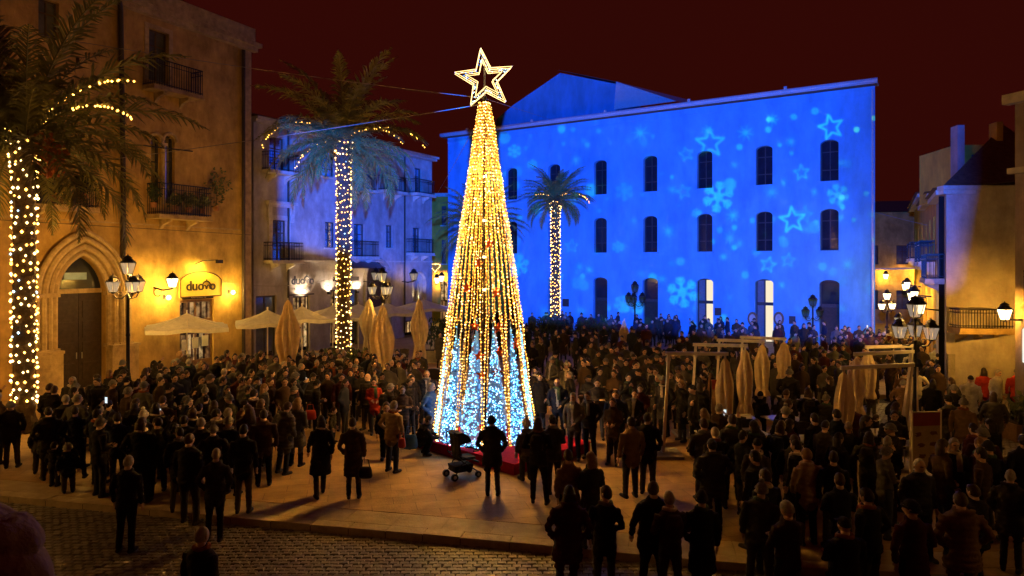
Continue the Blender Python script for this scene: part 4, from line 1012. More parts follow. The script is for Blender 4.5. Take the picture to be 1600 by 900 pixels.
for i in range(NP*3):
    base = i//3; k = (0,2,3)[i % 3]; a0 = 2*math.pi*(base+(i % 3+.5)/3)/NP
    lo = a0; gap = 2*math.pi*(base+.5)/NP
    pts = []; nb = MB(); z = 9.4; n = 0
    zend = .31 if i % 3 != 1 else 3.35
    wob = random.uniform(0,6)
    seq = []
    while z > zend:
        f = pw(z)
        # the strings part like a curtain round the ice-blue panels
        side = 1 if k < 2 else -1
        edge = 2*math.pi*base/NP if k < 2 else 2*math.pi*(base+1)/NP
        tight = edge+side*(.012+.036*(k if k < 2 else 3-k))
        a = a0*(1-f**.45)+tight*f**.45 if f > 0 else a0
        r = tr(z)+.012*math.sin(z*5+wob)
        seq.append((r*math.cos(a), r*math.sin(a), z)); z -= .088
    s = MB().tube(seq[::4]+[seq[-1]], .013, 4).build('light_string', M['tinsel'], b)
    w1, w2 = MB(), MB()
    for q in seq:
        p = Vector(q); p.x += random.uniform(-.014,.014); p.y += random.uniform(-.014,.014); p.z += random.uniform(-.02,.02)
        p.xy *= 1.012
        (w2 if random.random() < .34 else w1).octa(p, random.uniform(.016,.024))
    tag(w1.build('bulbs', M['warm_bulb'], s), kind='stuff'); tag(w2.build('bright_bulbs', M['warm_bulb2'], s), kind='stuff')
for i in range(NP):
    a0 = 2*math.pi*(i+.5)/NP; top = 3.5 if i % 2 else 3.15; hw = .46*2*math.pi/NP
    mb = MB(); rows = 10
    for j in range(rows):
        za, zb = .31+(top-.31)*j/rows, .31+(top-.31)*(j+1)/rows
        fa, fb = (1-j/rows)**.85, (1-(j+1)/rows)**.85
        def pt(z, f, s): a = a0+s*hw*f; return (tr(z)*.955*math.cos(a), tr(z)*.955*math.sin(a), z)
        for s0,s1 in ((-1,-.33),(-.33,.33),(.33,1)):
            mb.quad(pt(za,fa,s0),pt(za,fa,s1),pt(zb,fb,s1),pt(zb,fb,s0))
    s = mb.build('ice_panel', M['net2' if i % 3 == 2 else 'net'], b)
    bl, wh = MB(), MB()
    for _ in range(330):
        z = .32+(top-.4)*(1-math.sqrt(random.random())); f = (1-(z-.31)/(top-.31))**.85
        a = a0+random.uniform(-1,1)*hw*f; r = tr(z)*random.uniform(.96,.985)
        (wh if random.random() < (.4 if i % 2 else .22) else bl).octa((r*math.cos(a), r*math.sin(a), z), random.uniform(.014,.021))
    tag(bl.build('blue_bulbs', M['blue_bulb'], s), kind='stuff'); tag(wh.build('white_bulbs', M['white_bulb'], s), kind='stuff')
def star_poly(r0, r1, rot=0, cx=0, cz=0):
    return [(cx+(r0 if k % 2 == 0 else r1)*math.sin(rot+k*math.pi/5), cz+(r0 if k % 2 == 0 else r1)*math.cos(rot+k*math.pi/5)) for k in range(10)]
for px, py in ((748,412),(776,458),(742,510),(779,513),(749,556),(780,551),(776,582),(753,585),(700,520),(806,540),(765,380),(730,450)):
    z = CAMZ+(HZ-py)/F*(TY-1); x = (px-CX)/F*(TY-tr(z)*.8)-TX; r = tr(z)-.05
    x = max(-r*.95, min(r*.95, x)); y = -math.sqrt(max(r*r-x*x, .001))
    mb = MB(); mb.prism(star_poly(.15,.065), -.02, .02); o = mb.build('red_star', M['red_felt'], b, loc=(x,y,z), rz=math.atan2(x,-y))
# star on top
SZ = 10.07; s = MB(); rot = R(-8)
def ring_tube(mb, poly, y, r): mb.tube([(x,y,z) for x,z in poly]+[(poly[0][0],y,poly[0][1])], r, 6)
for z in (4.3,5.2,6.2,7.4):
    ml = MB(); ml.ball((0,0,z), .06, 10, 6); ml = ml.build('mast_fill_lamp', M['hot_glass'], b, True); lamp(ml, (0,0,z), 740, (1,.47,.07), .12)  # lamps added inside the cone to boost the strings' light on the square
st = empty('top_star', (0,0,SZ)); st.parent = b; st.rotation_euler = (0,0,R(8))
for y in (-.09,.09):
    mb = MB(); ring_tube(mb, star_poly(.83,.34,rot), y, .014); mb.build('rope_light', M['neon'], st, True)
    mb = MB(); ring_tube(mb, star_poly(.54,.215,rot), y, .011); mb.build('rope_light', M['neon'], st, True)
mb = MB()
for x,z in star_poly(.83,.36,rot)+star_poly(.56,.235,rot): mb.tube([(x,-.09,z),(x,.09,z)], .012, 5)
mb.tube([(0,0,-.6),(0,0,.55)], .02, 6); mb.build('star_frame', M['alu'], st)
cb, cw = MB(), MB()
po, pi_ = star_poly(.78,.34,rot), star_poly(.60,.25,rot)
for k in range(10):
    for _ in range(13):
        t = random.random(); u_ = random.random()
        a = Vector(po[k]).lerp(Vector(po[(k+1)%10]), t); c = Vector(pi_[k]).lerp(Vector(pi_[(k+1)%10]), t); p = a.lerp(c, u_)
        (cb if k in (0,9,7,8) and random.random() < .85 else cw).octa((p.x, random.uniform(-.07,.07), p.y), random.uniform(.010,.018))
tag(cb.build('blue_bulbs', M['blue_led'], st), kind='stuff'); tag(cw.build('white_bulbs', M['white_bulb'], st), kind='stuff')

# ------------------------------------------------------------------ palms
FRV = {}
def frond_mesh(elev, L, seed, droop):
    rnd = random.Random(seed); mb = MB(); n = 14; pts = []; p = Vector((.1,0,0)); e = elev
    for k in range(n+1):
        pts.append(p.copy()); d = Vector((math.cos(e),0,math.sin(e))); p = p+d*(L/n); e -= droop/n*(.5+1.2*k/n)
    mb.tube(pts, [.035*(1-.85*k/n)+.004 for k in range(n+1)], 4)
    m = 50
    for k in range(4, m):
        t = k/m; i = min(int(t*n), n-1); q = pts[i].lerp(pts[i+1], t*n-i); tg = (pts[i+1]-pts[i]).normalized()
        up = Vector((-tg.z,0,tg.x)); ll = L*.165*(math.sin(math.pi*min(1,t*.92+.12))**.7+.1)*rnd.uniform(.85,1.1); w = L*.0078
        for s in (-1,1):
            out = (Vector((0,s,0))*rnd.uniform(.6,.95)+tg*(.62+.45*t+rnd.uniform(-.15,.15))+up*rnd.uniform(-.25,.55)).normalized()
            tip = q+out*ll-Vector((0,0,ll*rnd.uniform(.12,.42))); mid = q+out*ll*.5
            mb.add([q-tg*w, q+tg*w, mid+tg*w*1.1, tip, mid-tg*w*1.1], [(0,1,2,4),(4,2,3)])
    return mb.mesh('frond', M['frond'])
def palm(name_label, loc, zt, tr_, L, nf, lights=True, seed=1, bulb_r=.03, turns=None, lit_fronds=(), fruit=False, bulbs_between=None, bspace=.16):
    rnd = random.Random(seed); b = empty('palm_tree', loc, 0); tag(b, name_label, 'palm tree', 'palms around the square')
    mb = MB(); rings = []; n = int(zt/.14)
    for k in range(n+1):
        z = zt*k/n; base = 1.25 if z < .4 else 1; topf = 1+.35*max(0,(z-zt*.88)/(zt*.12))
        rings.append((0,0,z,tr_*base*topf*(1+.07*(k%2)),tr_*base*topf*(1+.07*(k%2))))
    mb.loft(rings, 14, shape=lambda an,i: 1+.05*math.cos(7*an+i*1.3)); mb.build('trunk', M['palm_bark'], b)
    mb = MB()
    for k in range(26):
        a = k*2.4; z = zt-.5+.5*k/26; mb.tube([(tr_*1.1*math.cos(a),tr_*1.1*math.sin(a),z),(tr_*1.9*math.cos(a),tr_*1.9*math.sin(a),z+.35)], [.05,.02], 4)
    mb.build('leaf_boots', M['palm_bark'], b)
    fr = []
    for k in range(nf):
        t = (k+.5)/nf; elev = R(84)-R(102)*t**.8; key = (seed % 3, int(t*7), round(L,1))
        if key not in FRV: FRV[key] = [frond_mesh(R(84)-R(102)*((int(t*7)+.5)/7)**.8, L*(1-.12*t), 31*int(t*7)+seed+v, R(52)+R(44)*t) for v in range(2)]
        o = link('frond', FRV[key][k % 2], b, (0,0,zt+.05-.25*t), k*2.39996+rnd.uniform(-.2,.2)); o.rotation_euler = (rnd.uniform(-.08,.08), rnd.uniform(-.1,.1), o.rotation_euler.z); s = rnd.uniform(.88,1.1); o.scale = (s,s,s); fr.append(o)
    if fruit:
        mb = MB()
        for k in range(260):
            p = Vector((rnd.gauss(0,.17),rnd.gauss(0,.17),rnd.gauss(0,.26))); mb.octa((fruit[0]+p.x, fruit[1]+p.y, fruit[2]+p.z), .06)
        mb.tube([(0,0,zt),(fruit[0]*.7,fruit[1]*.7,zt+.1),(fruit[0],fruit[1],fruit[2]+.2)], .03, 5); tag(mb.build('date_cluster', mat('orange_dates',(.42,.12,.02),.6), b), kind='stuff')
    if lights:
        z0_, z1_ = bulbs_between; w1, w2, w3 = MB(), MB(), MB(); wire = []
        a = 0; z = z0_; pitch = turns
        while z < z1_:
            r = tr_*(1+.35*max(0,(z-zt*.88)/(zt*.12)))*1.07+.03
            wire.append((r*math.cos(a), r*math.sin(a), z)); aj = a+rnd.uniform(-.12,.12); p = Vector((r*1.03*math.cos(aj), r*1.03*math.sin(aj), z+rnd.gauss(0,.055)))
            x = rnd.random(); (w3 if x < .05 else w2 if x < .45 else w1).octa(p, bulb_r*rnd.uniform(.75,1.15))
            da = bspace/r*rnd.uniform(.7,1.45); a += da; z += pitch*da/(2*math.pi)
        s = MB().tube(wire, .008, 3).build('light_string', M['dark_wire'], b)
        tag(w1.build('bulbs', M['warm_bulb2'], s), kind='stuff'); tag(w2.build('bright_bulbs', M['palm_bulb'], s), kind='stuff'); tag(w3.build('white_bulbs', M['white_bulb'], s), kind='stuff')
        for (yaw, elev, Lf, droop, nb) in lit_fronds:
            me = frond_mesh(elev, Lf, 99, droop); o = link('frond', me, b, (0,0,zt), yaw)
            w = MB(); p = Vector((.1,0,0)); e = elev; n = 40
            for k in range(n+1):
                if k > 3 and rnd.random() < nb: w.octa((p.x+rnd.uniform(-.04,.04), rnd.uniform(-.05,.05), p.z+.05), bulb_r*.85)
                p = p+Vector((math.cos(e),0,math.sin(e)))*(Lf/n); e -= droop/n*(.5+1.2*k/n)
            tag(w.build('bulbs', M['palm_bulb'], o), kind='stuff')
    return b
X = lambda px, Y: (px-CX)/F*Y
palm('big palm at the edge with light wound trunk and orange date cluster', (X(38,21),21,0), 8.75, .28, 5.2, 44, True, 3, .047, .27, ((R(-8),R(38),3.7,R(72),.8),(R(12),R(58),3.6,R(60),.7),(R(150),R(60),3.0,R(50),.8),(R(215),R(30),3.0,R(110),.7)), (1.1,-.5,8.15), (.8,8.6), .19)
palm('middle palm with light wound trunk growing from the round planter', (X(537,30),30,0), 10.3, .26, 4.1, 46, True, 8, .030, .27, ((R(180),R(38),4.0,R(105),.6),(R(8),R(30),3.8,R(85),.6),(R(-30),R(20),3.4,R(70),.6),(R(200),R(-10),2.4,R(60),.35)), False, (1.0,10.2), .13)
palm('far palm with light wound trunk against the blue building', (X(868,46),46,0), 9.3, .26, 2.7, 40, True, 5, .036, .26, ((R(-10),R(28),2.4,R(90),.6),(R(190),R(25),2.0,R(80),.3)), False, (1.6,9.2), .15)
palm('dark unlit palm mostly hidden behind the light tree', (X(750,42),42,0), 7.4, .28, 3.3, 40, False, 6)

# ------------------------------------------------------------------ shrubs and planters
def foliage(n, c, rad, leaf, seed, mat_, parent, name='foliage', upright=0.0):
    rnd = random.Random(seed); mb = MB()
    for _ in range(n):
        d = Vector((rnd.gauss(0,1),rnd.gauss(0,1),rnd.gauss(0,1))).normalized()*rnd.random()**.45
        lump = 1+.22*math.sin(d.x*5+seed)*math.cos(d.y*6)
        p = Vector((c[0]+d.x*rad[0]*lump, c[1]+d.y*rad[1]*lump, c[2]+d.z*rad[2]*lump))
        t = Vector((rnd.gauss(0,1),rnd.gauss(0,1),rnd.gauss(.3+upright*3,1))).normalized(); u_ = t.orthogonal().normalized(); l = leaf*rnd.uniform(.6,1.3); w = l*.28
        mb.add([p-u_*w*.3, p+t*l*.5-u_*w, p+t*l, p+t*l*.5+u_*w], [(0,1,2,3)])
    return mb.build(name, mat_, parent)
b = empty('round_planter', (X(537,30),30,0)); tag(b, 'round stone planter with pale rim and green plants round the middle palm', 'planter')
MB().loft([(0,0,0,1.25,1.25),(0,0,.6,1.3,1.3)], 32).build('planter_wall', M['stone'], b)
mb = MB(); mb.loft([(0,0,.602,1.48,1.48),(0,0,.72,1.48,1.48),(0,0,.722,1.12,1.12),(0,0,.62,1.10,1.10)], 32, caps=False); mb.build('rim', M['sill'], b)
MB().loft([(0,0,.604,1.09,1.09),(0,0,.66,1.05,1.05)], 24).build('soil', M['soil'], b)
for k in range(5):
    a = k*1.25+.3; foliage(130, (.75*math.cos(a),.75*math.sin(a),.95), (.38,.38,.35), .22, k, M['leaf2'], b, 'shrub', .3)
def planter(loc, label, w, d, h, fh, m='terracotta', n=420, seed=1, lm='leaf', up=.2, group='planters'):
    b = empty('planter', loc); tag(b, label, 'planter', group)
    mb = MB(); mb.box((0,0,h/2),(w,d,h)); mb.build('trough', M[m], b); MB().box((0,0,h+.01),(w*.92,d*.9,.018)).build('soil', M['soil'], b)
    foliage(n, (0,0,h+fh/2), (w*.52,d*.55,fh*.55), .2, seed, M[lm], b, 'foliage', up)
    mb = MB()
    for k in range(5): x = (k/4-.5)*w*.7; mb.tube([(x,0,h),(x+.05,0,h+fh*.5)], .015, 4)
    mb.build('stem', M['palm_bark'], b); return b
planter((X(1592,21.2),20.6,-.13), 'brown trough of yellow green shrubs by the mauve house', 1.5, .7, .5, .75, 'wood', 700, 3, 'leaf2')
planter((X(700,36),36,0), 'low trough of spiky dark leaves left behind the light tree', 2.6, .6, .6, 1.5, 'stone', 650, 4, 'leaf', 1.0)
planter((X(850,41),41,0), 'long trough with dark hedge beneath the far palm', 3.4, .8, .6, 1.2, 'stone', 800, 5, 'leaf', .2)
planter((X(925,40),40,0), 'trough with dark hedge between far palm and dark folded parasol', 2.6, .8, .6, 1.3, 'stone', 650, 6, 'leaf', .2)
planter((X(1110,24.5),24.5,0), 'trough of dark shrubs behind the tilted poster board', 2.4, .6, .5, .8, 'stone', 500, 7, 'leaf', .2)
# balcony plants of the palazzo
def pot_plant(fac, px, py, y, r, h, n, lm, label, seed):
    t, z = fac.at(px, py); p = fac.world(t, y, z); b = empty('potted_plant', p); tag(b, label, 'plant', 'plants on the palazzo balconies')
    MB().loft([(0,0,0,.11,.11),(0,0,.22,.15,.15)], 10).build('pot', M['terracotta'], b)
    foliage(n, (0,0,.25+h*.5), (r,r*.7,h*.55), .16, seed, M[lm], b); MB().tube([(0,0,.2),(.03,0,.25+h*.6)], .015, 4).build('stem', M['palm_bark'], b)
pot_plant(FL, 262, 330, -.5, .35, .5, 160, 'leaf2', 'small potted plant at the start of the portal side balcony rail', 1)
pot_plant(FL, 284, 332, -.5, .42, .6, 220, 'leaf2', 'bushy potted plant in the middle of the twin window balcony', 2)
pot_plant(FL, 305, 334, -.5, .40, .55, 200, 'leaf2', 'leafy potted plant near the end of the twin window balcony', 3)
pot_plant(FL, 330, 330, -.35, .75, 1.7, 230, 'leaf2', 'tall loose sprawling plant spreading beyond the twin window balcony', 4)
pot_plant(FL, 228, 325, -.5, .3, .8, 140, 'leaf', 'upright dark plant beside the twin window', 5)
pot_plant(FL, 74, 315, -.4, .4, .55, 200, 'leaf', 'dark potted plant on the balcony behind the big palm', 6)
pot_plant(FL, 122, 312, -.4, .45, .7, 220, 'leaf', 'round dark potted plant at the corner of the portal balcony', 7)

# ------------------------------------------------------------------ parasols
def drape(mb, z0, z1, rt, rm, rb, belt=.72, seed=0, n=64, folds=9, flare=1.25):
    rnd = random.Random(seed); rings = []; amp = []; m = 26; ph = rnd.uniform(0,6)
    for k in range(m+1):
        t = k/m; z = z1+(z0-z1)*t
        if t < .06: r = .02+(rt-.02)*t/.06; a = .05
        elif t < .40: u_ = (t-.06)/.34; r = rt+(rm-rt)*(3*u_*u_-2*u_**3); a = .10+.14*u_
        elif t < belt: u_ = (t-.40)/(belt-.40); r = rm+(rb-rm)*u_**1.8; a = .24
        else: u_ = (t-belt)/(1-belt); r = rb*(1+(flare-1)*min(1,u_*1.6)); a = .16+.16*u_
        rings.append((.02*math.sin(t*5+ph)*t,.02*math.cos(t*4+ph)*t,z,r,r)); amp.append(a)
    f2 = [rnd.uniform(-1,1) for _ in range(folds)]
    def sh(an, i):
        t = i/m; w = an+ph+.25*math.sin(t*3+ph)
        return 1+amp[i]*math.cos(folds*w)+.06*math.sin(3*w+seed+t*4)+.04*math.sin(17*w+t*9)
    mb.loft(rings, n, True, None, sh)
def parasol(px, Y, ytop, ybot, label, seed, m='canvas', rscale=1.0, group='folded parasols'):
    zt = CAMZ+(HZ-ytop)/F*Y; zb = CAMZ+(HZ-ybot)/F*Y; x = X(px,Y)
    b = empty('folded_parasol', (x,Y,0), seed*.7); tag(b, label, 'parasol', group)
    mb = MB(); drape(mb, zb, zt, .13*rscale, .33*rscale, .20*rscale, .70, seed); mb.build('canopy', M[m], b, True)
    MB().tube([(0,0,.06),(0,0,zt+.06)], .03, 8).build('pole', M['alu'], b)
    zz = zt+(zb-zt)*.70; MB().loft([(0,0,zz-.03,.23*rscale,.23*rscale),(0,0,zz+.03,.23*rscale,.23*rscale)], 24, caps=False).build('tie_strap', M[m], b)
    MB().box((0,0,.035),(.7,.7,.07)).build('base', M['stone'], b); return b
parasol(450,26,468,602,'tan folded parasol standing farthest from the light tree beside open white parasols',1,'canvas_tan',1.15)
parasol(577,31,467,553,'mustard folded parasol directly behind the pale peach one',2,'canvas',1.05)
parasol(598,26,476,606,'pale peach folded parasol in front of the middle street lamp',3,'canvas_tan',1.1)
parasol(655,30,467,568,'slim folded parasol nearest to the light tree',4,'canvas',.95)
parasol(975,36,500,552,'small brown folded parasol before the unlit lamp on the blue wall',5,'canvas_tan',.62)
def cantilever(px, ytop, ybot, Y, ppx, pYoff, lean, label, seed, tied=.7, group='cantilever parasols'):
    z = CAMZ+(HZ-ytop)/F*Y; zb = CAMZ+(HZ-ybot)/F*Y; x = X(px,Y); Yp = Y+pYoff; xp = X(ppx,Yp)
    b = empty('cantilever_parasol', (x,Y,0)); tag(b, label, 'parasol', group)
    mb = MB(); drape(mb, zb, z-.05, .10, .195, .145, tied, seed, folds=7, flare=1.28); mb.build('canopy', M['canvas'], b, True)
    zz = z-.05+(zb-z)*tied; MB().loft([(0,0,zz-.03,.165,.165),(0,0,zz+.03,.165,.165)], 24, caps=False).build('tie_strap', M['canvas'], b)
    P = Vector((xp-x, pYoff, 0)); D = P.normalized(); foot = P-D*lean
    top = P+Vector((0,0,z+.02)); ang = math.atan2(D.y, D.x)
    mb = MB(); a = Vector((-D.x*.08,-D.y*.08,z+.05)); c = top+D*.08+Vector((0,0,.03)); dd = c-a
    mm = dd.to_track_quat('X','Z').to_matrix()
    mb.box((a+c)/2, (dd.length,.055,.09), M=mm); mb.build('arm', M['cream_metal'], b)
    d2 = top-foot; mb = MB(); mb.box((foot+top)/2, (.085,.07,d2.length), M=d2.to_track_quat('Z','Y').to_matrix()); mb.build('post', M['cream_metal'], b)
    MB().box((foot.x,foot.y,.05),(.9,.9,.08)).build('base', M['stone'], b)
    MB().tube([(0,0,z+.08),(0,0,z-.2)], .03, 6).build('hanger', M['cream_metal'], b); return b
cantilever(1133,556,680,18.3,1045,.1,-.15,'near cantilever parasol tied low in front of the tilted poster board',11,.76)
cantilever(1164,543,648,20.2,1087,.3,-.15,'second cantilever parasol in the row with a loosely hanging cover',12,.8)
cantilever(1191,536,618,21.8,1124,.4,-.15,'third cantilever parasol in the row between its hanging neighbours',13,.85)
cantilever(1225,532,592,23.5,1160,.6,-.1,'short far cantilever parasol at the end of the row before the blue wall',14,.85)
cantilever(1318,578,692,16.9,1424,.5,.45,'near right hand cantilever parasol with leaning post beside the menu board',15,.74)
cantilever(1338,556,652,19.0,1424,.5,.25,'middle cantilever parasol of the trio beside the menu board',16,.8)
cantilever(1356,545,622,20.6,1428,.3,.2,'rear cantilever parasol of the trio below the alley mouth',17,.85)
def open_parasol(px, yedge, Y, w, label, m='canvas_white', rz=.2, rise=.55, group='open parasols'):
    z = CAMZ+(HZ-yedge)/F*Y; x = X(px,Y); b = empty('open_parasol', (x,Y,0), rz); tag(b, label, 'parasol', group)
    mb = MB(); h = w/2; n = 8; corners = []
    for k in range(8):
        a = k*math.pi/4+math.pi/4; r = h*(1.36 if k % 2 == 0 else 1.0); corners.append(Vector((r*math.cos(a), r*math.sin(a), 0 if k % 2 == 0 else .04)))
    rings = []; vs = [(0,0,z+rise)]; fs = []
    for j in range(1,5):
        t = j/4
        for k in range(16):
            c = corners[(k//2)%8] if k % 2 == 0 else (corners[(k//2)%8]+corners[(k//2+1)%8])/2
            sag = -.06*math.sin(math.pi*t)-(.05*t if k % 2 else 0); vs.append((c.x*t, c.y*t, z+c.z*t+rise*(1-t)**1.15+sag))
    for k in range(16): fs.append((0,1+k,1+(k+1)%16))
    for j in range(3):
        for k in range(16): a = 1+j*16+k; c = 1+j*16+(k+1)%16; fs.append((a,a+16,c+16,c))
    mb.add(vs, fs); e0 = 1+3*16; val = [(x_,y_,z_-.16) for x_,y_,z_ in vs[e0:e0+16]]
    mb.build('canopy', M[m], b)
    mb = MB(); mb.add([(x_,y_,z_-.003) for x_,y_,z_ in vs[e0:e0+16]]+val, [(k,16+k,16+(k+1)%16,(k+1)%16) for k in range(16)]); mb.build('valance', M[m], b)
    MB().tube([(0,0,.06),(0,0,z+rise+.12)], .03, 8).build('pole', M['cream_metal'], b)
    for c in corners: MB().tube([(0,0,z+rise-.08),(c.x*.97,c.y*.97,z+c.z-.05)], .014, 4).build('rib', M['cream_metal'], b)
    MB().box((0,0,.04),(.75,.75,.07)).build('base', M['stone'], b); return b
open_parasol(292,510,29,3.1,'open white parasol in front of the yellow cafe sign',rz=.46)
open_parasol(418,503,31.5,2.7,'open white parasol at the corner of the palazzo','canvas_white',.4)
open_parasol(472,497,32,2.4,'open white parasol between the tan folded one and the light wound palm','canvas_white',.45)
open_parasol(520,494,36.5,3.2,'open parasol with pale blue cast behind the light wound palm','canvas_white',.5)
open_parasol(560,490,40,3.0,'open parasol below the shop awning of the pale house','canvas_white',.5)
open_parasol(605,488,41,3.0,'open parasol under the dark arch of the pale house','canvas_white',.5)
open_parasol(662,481,44,3.2,'blue lit open parasol below the glowing niche','canvas_white',.5)

# ------------------------------------------------------------------ cafe tables and chairs
def make_table(loc, rz, label, w=.75, d=.75, m='table_top', group='cafe tables'):
    b = empty('cafe_table', loc, rz); tag(b, label, 'table', group)
    MB().box((0,0,.735),(w,d,.03)).build('table_top', M[m], b)
    MB().loft([(0,0,.03,.035,.035),(0,0,.718,.03,.03)], 8).build('pedestal', M['iron'], b)
    MB().loft([(0,0,.0,.24,.24),(0,0,.018,.24,.24),(0,0,.03,.06,.06)], 16).build('foot', M['iron'], b); return b
def make_chair():
    b = empty('cafe_chair', (0,0,0)); 
    MB().box((0,0,.45),(.46,.45,.05)).build('seat', M['wicker'], b)
    mb = MB(); mb.add([(-.22,.2,.5),(.22,.2,.5),(.24,.29,.9),(0,.33,.93),(-.24,.29,.9),(-.22,.23,.5),(.22,.23,.5),(.24,.32,.9),(0,.36,.93),(-.24,.32,.9)],[(0,1,2,3,4),(9,8,7,6,5),(0,5,6,1),(1,6,7,2),(2,7,8,3),(3,8,9,4),(4,9,5,0)]); mb.build('backrest', M['wicker'], b)
    for sx in (-1,1):
        for sy in (-1,1): MB().tube([(sx*.2,sy*.19,.425),(sx*.22,sy*.22,0)], .016, 6).build('leg', M['alu'], b)
        MB().tube([(sx*.23,-.2,.42),(sx*.25,-.2,.66),(sx*.25,.22,.68)], .018, 6).build('armrest', M['wicker'], b)
    return b
chair0 = make_chair(); used = [0]
def put_chair(x, y, rz, label, group='cafe chairs'):
    o = chair0 if not used[0] else copy_tree(chair0); used[0] = 1
    o.location = (x,y,gz(x,y)); o.rotation_euler = (0,0,rz); tag(o, label, 'chair', group); return o
TB = [(1122,17.7,.1,'pale table with a blue glint under the near cantilever parasol'),(1165,17.9,.1,'table with glasses beside the near cantilever parasol'),(1152,19.6,.0,'table under the second cantilever parasol'),(1225,19.5,.3,'table behind the second and third cantilever parasols'),
      (1245,22.5,.1,'table below the short far cantilever parasol'),(1275,17.2,.1,'blue lit table left of the near right hand parasol'),(1262,20.2,.2,'blue lit table farther back between the parasol rows'),(1300,19.0,.1,'blue lit table beside the trio of parasols'),(1375,18.4,.1,'table with white cups behind the trio of parasols'),
      (300,27.5,.4,'round cafe table under the white parasol by the sign'),(395,29.5,.4,'pale cafe table at the palazzo corner'),(430,31.0,.3,'cafe table under the corner parasol'),(505,33.5,.3,'cafe table behind the round planter'),(640,27.5,.2,'cafe table by the slim folded parasol'),(690,28.5,.2,'cafe table left behind the light tree'),(620,33,.2,'cafe table near the mustard parasol')]
for i, (px, Y, rz, lb) in enumerate(TB):
    x = X(px,Y); make_table((x,Y,gz(x,Y)), rz, lb, .95 if i < 9 else .8, .8)
    for k in range(3 if i in (1,3,9,12) else 2):
        a = rz+k*math.pi+.0 if k < 2 else rz+math.pi/2
        put_chair(x+.72*math.sin(a), Y+.72*math.cos(a)*(1), -a, ('wicker chair behind the ','wicker chair before the ','wicker chair beside the ')[k]+lb)
def cup(loc, m, label, h=.12, r=.035, name='drinking_glass'):
    o = MB().loft([(0,0,0,r*.7,r*.7),(0,0,.01,r*.75,r*.75),(0,0,h,r,r),(0,0,h*.9,r*.88,r*.88)], 10).build(name, m); o.location = loc; tag(o, label, 'glass', 'glasses on the cafe tables')
wcup = mat('white_porcelain', (.75,.72,.68), .3)
for i, (px, Y, dx) in enumerate(((1165,17.9,-.25),(1165,17.9,.1),(1165,17.9,.3),(1375,18.4,-.2),(1375,18.4,.2),(1300,19.0,0))):
    cup((X(px,Y)+dx, Y-.15, .75+gz(X(px,Y),Y)), wcup, 'white cup on the '+('table with glasses beside the near parasol','table with cups behind the trio','blue lit table by the trio')[0 if i < 3 else 1 if i < 5 else 2]+', '+('first','middle','last','first','last','only')[i]+' along its edge')

# ------------------------------------------------------------------ boards
b = empty('menu_board', (X(1446,16.3),16.3,-.13), .12); tag(b, 'tall menu board with red header and faded food pictures', 'sign board')
mb = MB(); z0_, z1_ = .42, 1.72
MB().box((0,0,(z0_+z1_)/2),(.74,.06,z1_-z0_)).build('panel', mat('board_cream', (.34,.23,.11), .7, .2, 6), b)
MB().box((0,-.034,z1_-.17),(.72,.008,.30)).build('header', mat('board_red', (.22,.03,.02), .7), b)
mb = MB(); rnd = random.Random(5)
for (x,z,r) in ((-.2,1.2,.1),(.18,1.22,.1),(-.14,.95,.11),(.18,.98,.11),(-.12,.7,.1),(.2,.72,.1)):
    for q in range(4): mb.prism([(x+rnd.uniform(-.06,.06)+r*.55*math.cos(a), z+rnd.uniform(-.02,.02)+r*.4*math.sin(a)) for a in [k*math.pi/4 for k in range(8)]], -.036-.001*q, -.031)
mb.build('food_picture', mat('food_brown', (.12,.04,.02), .7), b)
mb = MB()
for s in (-1,1): mb.box((s*.36,0,.88),(.04,.08,1.75)); mb.box((s*.36,0,.02),(.06,.5,.04))
mb.tube([(-.2,0,1.73),(-.2,0,2.75)], .02, 6); mb.build('stand', M['cream_metal'], b)
b = empty('poster_board', (X(1118,21),21,0), -.1); tag(b, 'tilted wooden poster board with red top beside the near parasol', 'sign board')
mb = MB(); 
for s in (-1,1): mb.tube([(s*.30,-.2,0),(s*.16,0,1.75)], .03, 6); mb.tube([(s*.30,.25,0),(s*.16,0,1.75)], .03, 6)
mb.build('easel', M['wood'], b)
MB().box((.08,-.12,1.0),(.42,.03,1.15), M=Matrix.Rotation(R(-8),3,'X')).build('panel', mat('poster_tan', (.28,.17,.09), .7, .4, 9), b)
MB().box((.08,-.085,1.42),(.40,.012,.28), M=Matrix.Rotation(R(-8),3,'X')).build('header', mat('poster_red', (.25,.03,.02), .7), b)

# ------------------------------------------------------------------ stroller
g = gnd(722,745); b = empty('stroller', (g.x,g.y,0), R(32)); tag(b, 'empty red and black folding stroller parked before the red platform', 'stroller')
blk = mat('stroller_fabric', (.02,.014,.014), .85, .3, 10); redf = mat('stroller_red_lining', (.30,.02,.015), .8, .2, 10)
for s in (-1,1):
    y = s*.22
    mb = MB(); mb.tube([(-.30,y,1.02),(-.27,y,.60),(-.10,y,.42),(.30,y,.14)], .013, 6); mb.tube([(-.30,y,.10),(-.12,y,.36),(.10,y,.45)], .013, 6); mb.tube([(-.27,y,.60),(.12,y,.44),(.34,y,.36)], .012, 6); mb.build('frame', M['iron'], b)
MB().tube([(-.30,-.22,1.02),(-.31,-.18,1.08),(-.31,.18,1.08),(-.30,.22,1.02)], .018, 8).build('handlebar', M['iron'], b)
mb = MB(); mb.box((.08,0,.46),(.36,.38,.05)); mb.build('seat', blk, b)
mb = MB(); mb.box((-.17,0,.74),(.05,.42,.60), M=Matrix.Rotation(R(-10),3,'Y')); mb.build('backrest', blk, b)
MB().box((-.205,0,.88),(.012,.26,.14), M=Matrix.Rotation(R(-10),3,'Y')).build('window_flap', redf, b)
mb = MB(); n = 8
